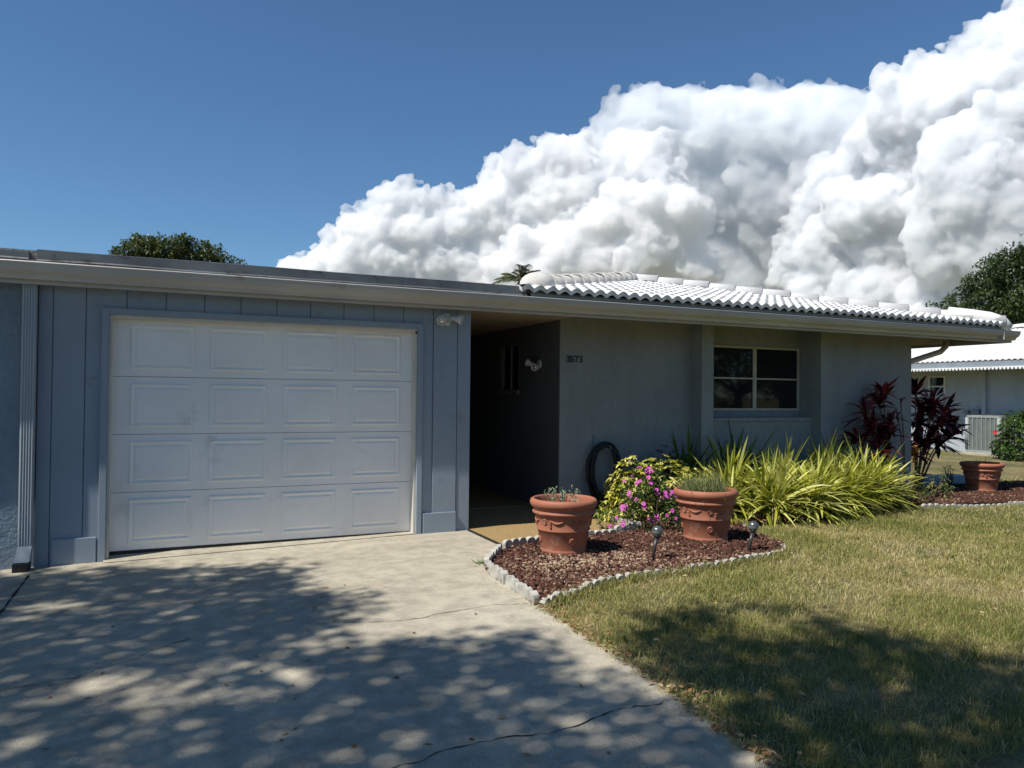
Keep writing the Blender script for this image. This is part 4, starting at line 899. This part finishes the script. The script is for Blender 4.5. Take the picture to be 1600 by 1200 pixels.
# ------------------------------------------------------------------ trees
TL = leafmat('oak_leaf', (.018, .038, .012), (.065, .095, .028), .22, .4, (.12, .15, .05))
TL2 = leafmat('paler_oak_leaf', (.030, .050, .014), (.10, .125, .035), .25, .4, (.17, .18, .06))  # paler greens for the tree behind the garage
def tree(name, label, blobs, base, leaf, per, mat, group=None, trunk_r=.28, cat='tree', flat=1.):
    """blobs: (x,y,z,r) leaf masses; limbs run from the trunk to each"""
    t = empty(name, base, 0, label, cat, group); bo = np.array(base); P = []; D = []; R = []
    for x, y, z, r in blobs:
        c = np.array([x, y, z])-bo; n = max(6, int(per*r*r)); d = sphpts(n); k = rng.uniform(.3, 1, n)**.45
        lump = np.array([mnoise.noise((q[0]*2.6+x, q[1]*2.6+y, q[2]*2.6+z)) for q in d]); k = k*(1+.55*lump)
        p = c+d*r*k[:, None]*np.array([1, 1, flat]); P.append(p); D.append(d*.4+rng.normal(0, .7, (n, 3))); R.append(np.clip(rng.normal(.42, .2, n)+.35*lump, 0, 1))
    P = np.concatenate(P); D = np.concatenate(D); R = np.concatenate(R); n = len(P)
    strap('crown', P, D, rng.uniform(leaf*.7, leaf*1.3, n), rng.uniform(leaf*.4, leaf*.62, n), rng.uniform(0, .4, n), mat, t, 2, R, lambda q: (.55, 1., .12)[int(round(q*2))], .15)
    g = MB(); zmin = min(b[2]-b[3] for b in blobs)-base[2]; cx_ = np.mean([b[0] for b in blobs])-base[0]; cy_ = np.mean([b[1] for b in blobs])-base[1]
    fk = Vector((cx_*.25, cy_*.25, max(1.5, zmin*.75))); g.tube([(0, 0, -.1), (cx_*.05, 0, fk.z*.5), fk], [trunk_r*1.25, trunk_r, trunk_r*.85], 12)
    for x, y, z, r in sorted(blobs, key=lambda b: -b[3])[:16]:
        e = Vector((x, y, z))-Vector(base); m_ = fk.lerp(e, .5)+Vector((0, 0, -.1*(e-fk).length*.5)); g.tube([fk, m_, e], [trunk_r*.5, trunk_r*.3, .03], 7)
    g.build('trunk', BARK, t); return t
def B(px, py, r, dist, dd=0): q = far(px, py, dist+dd); return (q.x, q.y, q.z, r*dist/F)
# tree behind the garage
sp = [(185, 398, 10), (203, 392, 14), (222, 386, 16), (240, 392, 18), (215, 378, 9), (262, 388, 18), (282, 386, 16), (300, 392, 17), (320, 392, 14), (338, 396, 12), (352, 408, 10), (368, 411, 9), (379, 410, 5), (250, 405, 24), (290, 410, 24), (215, 408, 20), (330, 412, 22),
      (212, 370, 6), (220, 378, 10), (290, 373, 8), (284, 382, 12), (268, 375, 5), (197, 381, 6), (240, 378, 8), (300, 379, 7), (322, 382, 6), (180, 392, 5), (260, 440, 50), (310, 450, 50), (210, 440, 40)]
bl = [B(x, y, r, 30, random.uniform(-.8, .8)) for x, y, r in sp]; c0 = far(270, 440, 30.5)
tree('oak_tree', 'round dark green tree top showing above the flat garage roof', bl, (c0.x, c0.y, -.1), .12, 2300, TL2)
sp = [(1478, 478, 10), (1500, 470, 16), (1520, 452, 16), (1512, 440, 7), (1540, 440, 22), (1548, 418, 10), (1560, 408, 14), (1565, 398, 6), (1585, 412, 24), (1595, 392, 7), (1592, 402, 10), (1600, 400, 14), (1540, 480, 30), (1590, 460, 42), (1575, 500, 36), (1530, 500, 26), (1490, 492, 16), (1463, 480, 7), (1640, 420, 45), (1650, 480, 60), (1690, 440, 60), (1620, 540, 50), (1700, 520, 60), (1484, 466, 6), (1529, 432, 6), (1536, 408, 5), (1560, 440, 20), (1450, 476, 4)]
bl = [B(x, y, r, 36, random.uniform(-1.2, 1.2)) for x, y, r in sp]; c0 = far(1640, 520, 37)
tree('oak_tree', 'large dark oak tree rising behind the neighbour house at right', bl, (c0.x, c0.y, -.1), .15, 1300, TL, trunk_r=.4)
# palm behind the roof
pt = far(815, 441, 22); t = empty('palm_tree', (pt.x, pt.y, -.1), 0, 'palm fronds poking up behind the left end of the tile roof', 'palm'); PF = leafmat('palm_leaf', (.03, .06, .02), (.12, .17, .05), .25, .4)
def frond(az, el, L, o, nm):
    P = []; D = []; LL = []; n = 34; g = MB(); mid = []
    for i in range(n+1):
        s = i/n; r = L*s; q = Vector((cos(az)*cos(el)*r, sin(az)*cos(el)*r, sin(el)*r-.45*L*s*s))+o; mid.append(q)
    for i in range(4, n):
        tan = (mid[i+1]-mid[i-1]).normalized(); sd = tan.cross(Vector((0, 0, 1))).normalized()
        for sg in (-1, 1): P.append(mid[i]); D.append(tan*.7+sd*sg+Vector((0, 0, -.1+rng.normal(0, .15)))); LL.append(.42*L/1.6*sin(pi*(i/n)**.8*.95+.1))
    f = strap(nm, [list(p) for p in P], [list(d) for d in D], np.array(LL), .035, .25, PF, t, 3, None, None, .3); g.tube(mid[::3], .015, 5); g.build('rib', TWIG, f)
zt = pt.z+.1
for k in range(26): frond(2*pi*k/26*3.1+.2, radians(12+62*((k*7) % 9)/9), rng.uniform(.75, 1.05), Vector((0, 0, zt)), 'frond')
g = MB(); g.tube([(0, 0, 0), (.1, 0, zt*.5), (0, 0, zt)], [.16, .13, .12], 10); g.build('trunk', BARK, t)
# shade trees in front of the house (their crowns shade drive and lawn); leaf masses stand where the sun throws the dapples
DP = [(-260, 880), (60, 893), (200, 882), (290, 885), (330, 903), (420, 884), (480, 898), (440, 925), (545, 930), (520, 958), (470, 985), (400, 998), (330, 1012), (480, 1000), (560, 1012), (640, 988), (700, 1008), (780, 1000), (850, 1020), (885, 1060), (900, 1100), (1000, 1092), (1030, 1130), (1110, 1215), (700, 1700), (-900, 1700)]
DL = [(60, 945, 60, 11), (150, 938, 32, 10), (245, 935, 40, 11), (190, 992, 32, 9), (230, 968, 25, 8), (130, 1062, 70, 20), (225, 1062, 60, 24), (300, 1035, 60, 22), (430, 1040, 52, 19), (462, 1033, 32, 13), (265, 1082, 60, 18), (60, 1132, 50, 14), (180, 1146, 70, 16), (430, 1110, 45, 20), (490, 1142, 42, 14), (590, 1100, 25, 9), (655, 1162, 36, 18), (250, 1182, 50, 18), (750, 1080, 42, 11), (800, 1120, 30, 30), (15, 1096, 26, 11), (340, 1192, 60, 12), (930, 1150, 60, 32), (990, 1180, 50, 20), (620, 1035, 30, 12), (330, 925, 30, 8), (100, 985, 30, 8), (560, 1180, 30, 14), (20, 1010, 30, 8)]
LPg = [(1000, 1012), (1040, 990), (1075, 1000), (1120, 992), (1180, 1002), (1240, 985), (1300, 973), (1345, 990), (1400, 998), (1450, 1012), (1520, 1016), (1600, 1030), (2100, 1010), (2300, 1700), (1400, 1700), (1200, 1215), (1120, 1110), (1050, 1060)]
LE = [(1060, 966, 46, 11), (1125, 955, 26, 8), (1215, 950, 30, 5), (1000, 985, 20, 6)]
LL_ = [(1412, 1068, 34, 14), (1495, 1130, 42, 18), (1595, 1075, 18, 9), (1175, 1022, 34, 9), (1090, 1030, 26, 8), (1320, 1170, 22, 9), (1240, 1060, 18, 6), (1560, 1175, 30, 10)]
def proj(x, y, z=0.):
    v = np.stack([x, y, np.full_like(x, z-H)], 1); a = v @ np.array(_fw[:]); return 800+F*(v @ np.array(_r[:]))/a, 600-F*(v @ np.array(_u[:]))/a, a
def ell(px, py, E, s=1.): 
    k = np.zeros(px.shape, bool)
    for x, y, a, b in E: k |= ((px-x)/(a*s))**2+((py-y)/(b*s))**2 < 1
    return k
gx, gy = np.meshgrid(np.arange(-5.5, 10.5, .135), np.arange(-1.5, 7.6, .135)); gx = gx.ravel()+rng.uniform(-.06, .06, gx.size); gy = gy.ravel()+rng.uniform(-.06, .06, gy.size)
px, py, dep = proj(gx, gy); ok = dep > .4
jx = np.array([mnoise.noise((a*2.6, b*2.6, 31)) for a, b in zip(gx, gy)]); jy = np.array([mnoise.noise((a*2.6, b*2.6, 57)) for a, b in zip(gx, gy)])
px = px+jx*46*np.clip(5/np.maximum(dep, .5), .5, 2); py = py+jy*15*np.clip(5/np.maximum(dep, .5), .5, 2)
inD = pip(px, py, DP) & ~ell(px, py, DL, .92) & ok
inL = (pip(px, py, LPg) | ell(px, py, LE)) & ~ell(px, py, LL_, .92) & ok
offD = ~ok | (py > 1230)
nzv = np.array([mnoise.noise((a*1.3, b*1.3, 7)) for a, b in zip(gx, gy)])
inD |= offD & (gx < 2.2) & (nzv > -.5); inL |= offD & (gx >= 2.2) & (gx < 8) & (nzv > -.5)
keep = rng.random(gx.size) < .985; inD &= keep; inL &= keep & ~inD
SK = leafmat('shade_tree_leaf', (.02, .045, .012), (.06, .10, .03), .25, .4)
def shade_tree(name, label, sel, hmid, base, tr):
    bx, by = gx[sel], gy[sel]; n = len(bx); h = hmid+np.array([1.1*mnoise.noise((a*.6, b*.6, 1)) for a, b in zip(bx, by)])+rng.uniform(-1.1, 1.1, n)
    s = SUNV/SUNV.z; C = np.stack([bx+s.x*h, by+s.y*h, h], 1); K = 26
    tw = rng.normal(0, 1, (n*2, 3)); tw[:, 2] *= .5; tw /= np.linalg.norm(tw, axis=1)[:, None]; P = np.repeat(C, K, 0)+np.repeat(tw, K//2, 0)*rng.uniform(-.36, .36, (n*K, 1))+rng.normal(0, .045, (n*K, 3))-np.array(base); D = rng.normal(0, 1, (n*K, 3)); D[:, 2] *= .45
    t = empty(name, base, 0, label, 'tree'); m_ = n*K
    strap('crown', P, D, rng.uniform(.07, .125, m_), rng.uniform(.04, .065, m_), .2, SK, t, 2, None, lambda q: (.5, 1., .1)[int(round(q*2))], .15)
    g = MB(); fk = Vector((C[:, 0].mean()*.3+base[0]*.7-base[0], C[:, 1].mean()*.3+base[1]*.7-base[1], 4.2)); g.tube([(0, 0, -.1), (0, 0, 2), fk], [tr*1.3, tr, tr*.8], 12)
    idx = rng.choice(n, 40, replace=False)
    for i in idx: e = Vector(C[i])-Vector(base); m2 = fk.lerp(e, .55)+Vector((0, 0, -.3)); g.tube([fk, m2, e], [tr*.35, .045, .012], 6)
    g.build('trunk', BARK, t); return t
shade_tree('shade_tree', 'tall street tree left of the driveway casting the dappled shade', inD, 8.2, (-8.6, -1.5, 0), .26)
shade_tree('shade_tree', 'tall tree behind the camera casting shade over the lawn', inL, 7.6, (-1.2, -4.5, 0), .22)
# across the street: what the window glass mirrors
g = MB(); g.box(-120, 120, -24, -14, -.16, -.02); tag(g.build('road', pmat('asphalt', (.06, .06, .06), .9, .2, 2, 40, .01)), kind='structure')
for i, (x, y, s, lab) in enumerate(((24, -30, 1.5, 'broad tree across the street, left of its row'), (44, -33, 1.7, 'tall tree across the street, middle of its row'), (33, -28, 1.3, 'low tree across the street'), (-8, -36, 1.3, 'leafy tree across the street opposite the garage'), (54, -34, 1.6, 'tree across the street, far right of its row'), (10, -34, 1.3, 'tree across the street beyond the driveway'), (62, -30, 1.3, 'small tree by the far kerb'))):
    bl = [(x+random.gauss(0, 2.0*s), y+random.gauss(0, 1.6*s), (3.4+random.gauss(0, 1.3))*s, random.uniform(1.1, 1.9)*s) for _ in range(14)]
    tree('street_tree', lab, bl, (x, y, 0), .32, 190, TL, 'trees across the street')
# ------------------------------------------------------------------ clouds: far heaps of vapour, solid geometry lit by the sun
def cloudmat(c=(.9965, .9975, 1), dn=.060):
    m, nt, p = newmat('cloud_vapour'); nt.nodes.remove(p)
    v = N(nt, 'ShaderNodeVolumeScatter'); v.inputs['Density'].default_value = dn; v.inputs['Anisotropy'].default_value = .25
    v.inputs['Color'].default_value = (1, 1, 1, 1)
    ab = N(nt, 'ShaderNodeVolumeAbsorption'); ab.inputs['Density'].default_value = dn; ab.inputs['Color'].default_value = (*c, 1)
    ad = N(nt, 'ShaderNodeAddShader'); lk(nt, v.outputs[0], ad.inputs[0]); lk(nt, ab.outputs[0], ad.inputs[1])
    lk(nt, ad.outputs[0], nt.nodes['Material Output'].inputs[1]); return m
cy.volume_bounces = 28; cy.max_bounces = 32
CM = cloudmat(); FW = np.array(_fw[:])
def cloud(name, label, spec, dist, seed, voxel=5.2, gen=((.16, .52, 30), (.16, .45, 12)), disp=((26, 110), (13, 38), (8, 15)), flat=.6, stretch=(1, 1, .95), mat=None):
    rr = np.random.default_rng(seed)
    bm = bmesh.new(); k0 = dist/F
    bmesh.ops.create_icosphere(bm, subdivisions=2, radius=1); base = np.array([v.co[:] for v in bm.verts]); bf = np.array([[v.index for v in f.verts] for f in bm.faces]); bm.free()
    S = []; sq = lambda e: e-flat*np.outer(e @ FW, FW).reshape(e.shape) if e.ndim > 1 else e-flat*(e @ FW)*FW
    for x, y, r, dz in spec: S.append((np.array(far(x, y, dist+dz*k0)[:]), r*k0))
    todo = list(S)
    for lo, hi, cnt in gen:
        nx = []
        for c, r in todo:
            for i in range(cnt):
                d = rr.normal(size=3); d /= np.linalg.norm(d)
                if d[2] < -.5 or d @ FW > .4: continue
                nx.append((c+sq(d*(r*.93)), r*rr.uniform(lo, hi)))
        S += nx; todo = nx
    V = []; Fc = []; o = 0
    for c, r in S:
        V.append(sq(base*r*np.array(stretch))+c); Fc.append(bf+o); o += len(base)
    ob = arr(name, np.concatenate(V), np.concatenate(Fc), mat or CM)
    md = ob.modifiers.new('r', 'REMESH'); md.mode = 'VOXEL'; md.voxel_size = voxel; md.use_smooth_shade = True
    for i, (st, sz) in enumerate(disp):
        t = bpy.data.textures.new(name+str(i), 'VORONOI'); t.noise_scale = sz; t.distance_metric = 'DISTANCE'; t.noise_intensity = 1
        dm = ob.modifiers.new('d', 'DISPLACE'); dm.texture = t; dm.texture_coords = 'GLOBAL'; dm.strength = -st*1.5; dm.mid_level = .45
    md = ob.modifiers.new('r2', 'REMESH'); md.mode = 'VOXEL'; md.voxel_size = voxel; md.use_smooth_shade = True
    dg = bpy.context.evaluated_depsgraph_get(); me = bpy.data.meshes.new_from_object(ob.evaluated_get(dg))
    # keep only the outer shell: drop small loose bits and bubbles inside
    bm = bmesh.new(); bm.from_mesh(me); bm.verts.ensure_lookup_table(); seen = np.zeros(len(bm.verts), bool); isl = []
    for v in bm.verts:
        if seen[v.index]: continue
        st = [v]; seen[v.index] = True; cur = []
        while st:
            q = st.pop(); cur.append(q)
            for e in q.link_edges:
                o_ = e.other_vert(q)
                if not seen[o_.index]: seen[o_.index] = True; st.append(o_)
        isl.append(cur)
    big = max(len(i) for i in isl); bmesh.ops.delete(bm, geom=[v for i in isl if len(i) < big*.05 for v in i], context='VERTS'); bm.to_mesh(me); bm.free()
    ob.modifiers.clear(); ob.data = me
    if not me.materials: me.materials.append(mat or CM)
    return tag(ob, label, 'cloud', None, 'structure')
A = [(490, 445, 50, 0), (530, 410, 48, 0), (575, 365, 45, 0), (610, 345, 46, 0), (640, 318, 34, 0), (600, 400, 70, 0), (690, 345, 48, 0), (660, 390, 70, 0), (725, 345, 42, 0), (770, 340, 46, 0), (560, 460, 80, 0), (680, 460, 90, 0), (790, 300, 44, 0), (800, 370, 80, 0),
     (830, 265, 42, 0), (870, 260, 44, 0), (905, 265, 46, 0), (930, 300, 60, 0), (870, 330, 80, 0), (470, 470, 50, 0), (770, 450, 90, 0), (1000, 300, 80, 20)]
B = [(985, 200, 62, 60), (1020, 190, 66, 60), (950, 235, 50, 50), (1080, 196, 70, 70), (1140, 196, 72, 70), (1200, 196, 70, 70), (1260, 196, 70, 70), (1320, 200, 68, 70), (1370, 215, 62, 70), (1000, 270, 90, 70), (1130, 265, 100, 80), (1240, 275, 105, 82), (1340, 285, 105, 82), (1040, 370, 140, 90), (1190, 380, 150, 110), (1310, 380, 130, 110), (1250, 330, 110, 92)]
Cc = [(830, 430, 58, -10), (880, 405, 52, -10), (925, 365, 40, -10), (965, 335, 40, -10), (1000, 318, 34, -10), (1040, 308, 34, -10), (1075, 330, 36, -10), (1095, 350, 28, 0), (1010, 380, 70, 0), (930, 430, 70, 0), (790, 440, 40, -10), (1060, 400, 60, 10)]
Dd = [(1620, 110, 76, 20), (1570, 118, 62, 20), (1520, 130, 58, 20), (1478, 150, 54, 20), (1440, 190, 48, 20), (1405, 205, 52, 20), (1370, 235, 48, 20), (1500, 240, 110, 20), (1620, 230, 130, 20), (1345, 300, 62, 20), (1310, 340, 54, 20), (1275, 380, 48, 15),
      (1250, 425, 44, 10), (1340, 410, 80, 10), (1440, 340, 110, 10), (1580, 370, 140, 0), (1300, 480, 80, 10), (1450, 470, 110, 0), (1580, 490, 120, 0), (1700, 300, 160, 10), (1680, 500, 150, 0)]
cloud('cloud', 'white cumulus cloud heaping up from the flat garage roof', A, 3000, 3)
cloud('cloud', 'broad grey-white storm cloud dome behind the tile roof', B, 3500, 4, 7., ((.12, .26, 30), (.2, .4, 6)), ((18, 130), (9, 45), (5, 20)), .7, mat=cloudmat((.988, .994, 1), .036))  # bluish absorption puts the dome's blue shade into its colour
cloud('cloud', 'small bright cauliflower cloud in front of the grey dome', Cc, 2900, 5)
cloud('cloud', 'towering white cloud rising at the right edge of the sky', Dd, 3050, 6, mat=cloudmat((.980, .985, .992)))
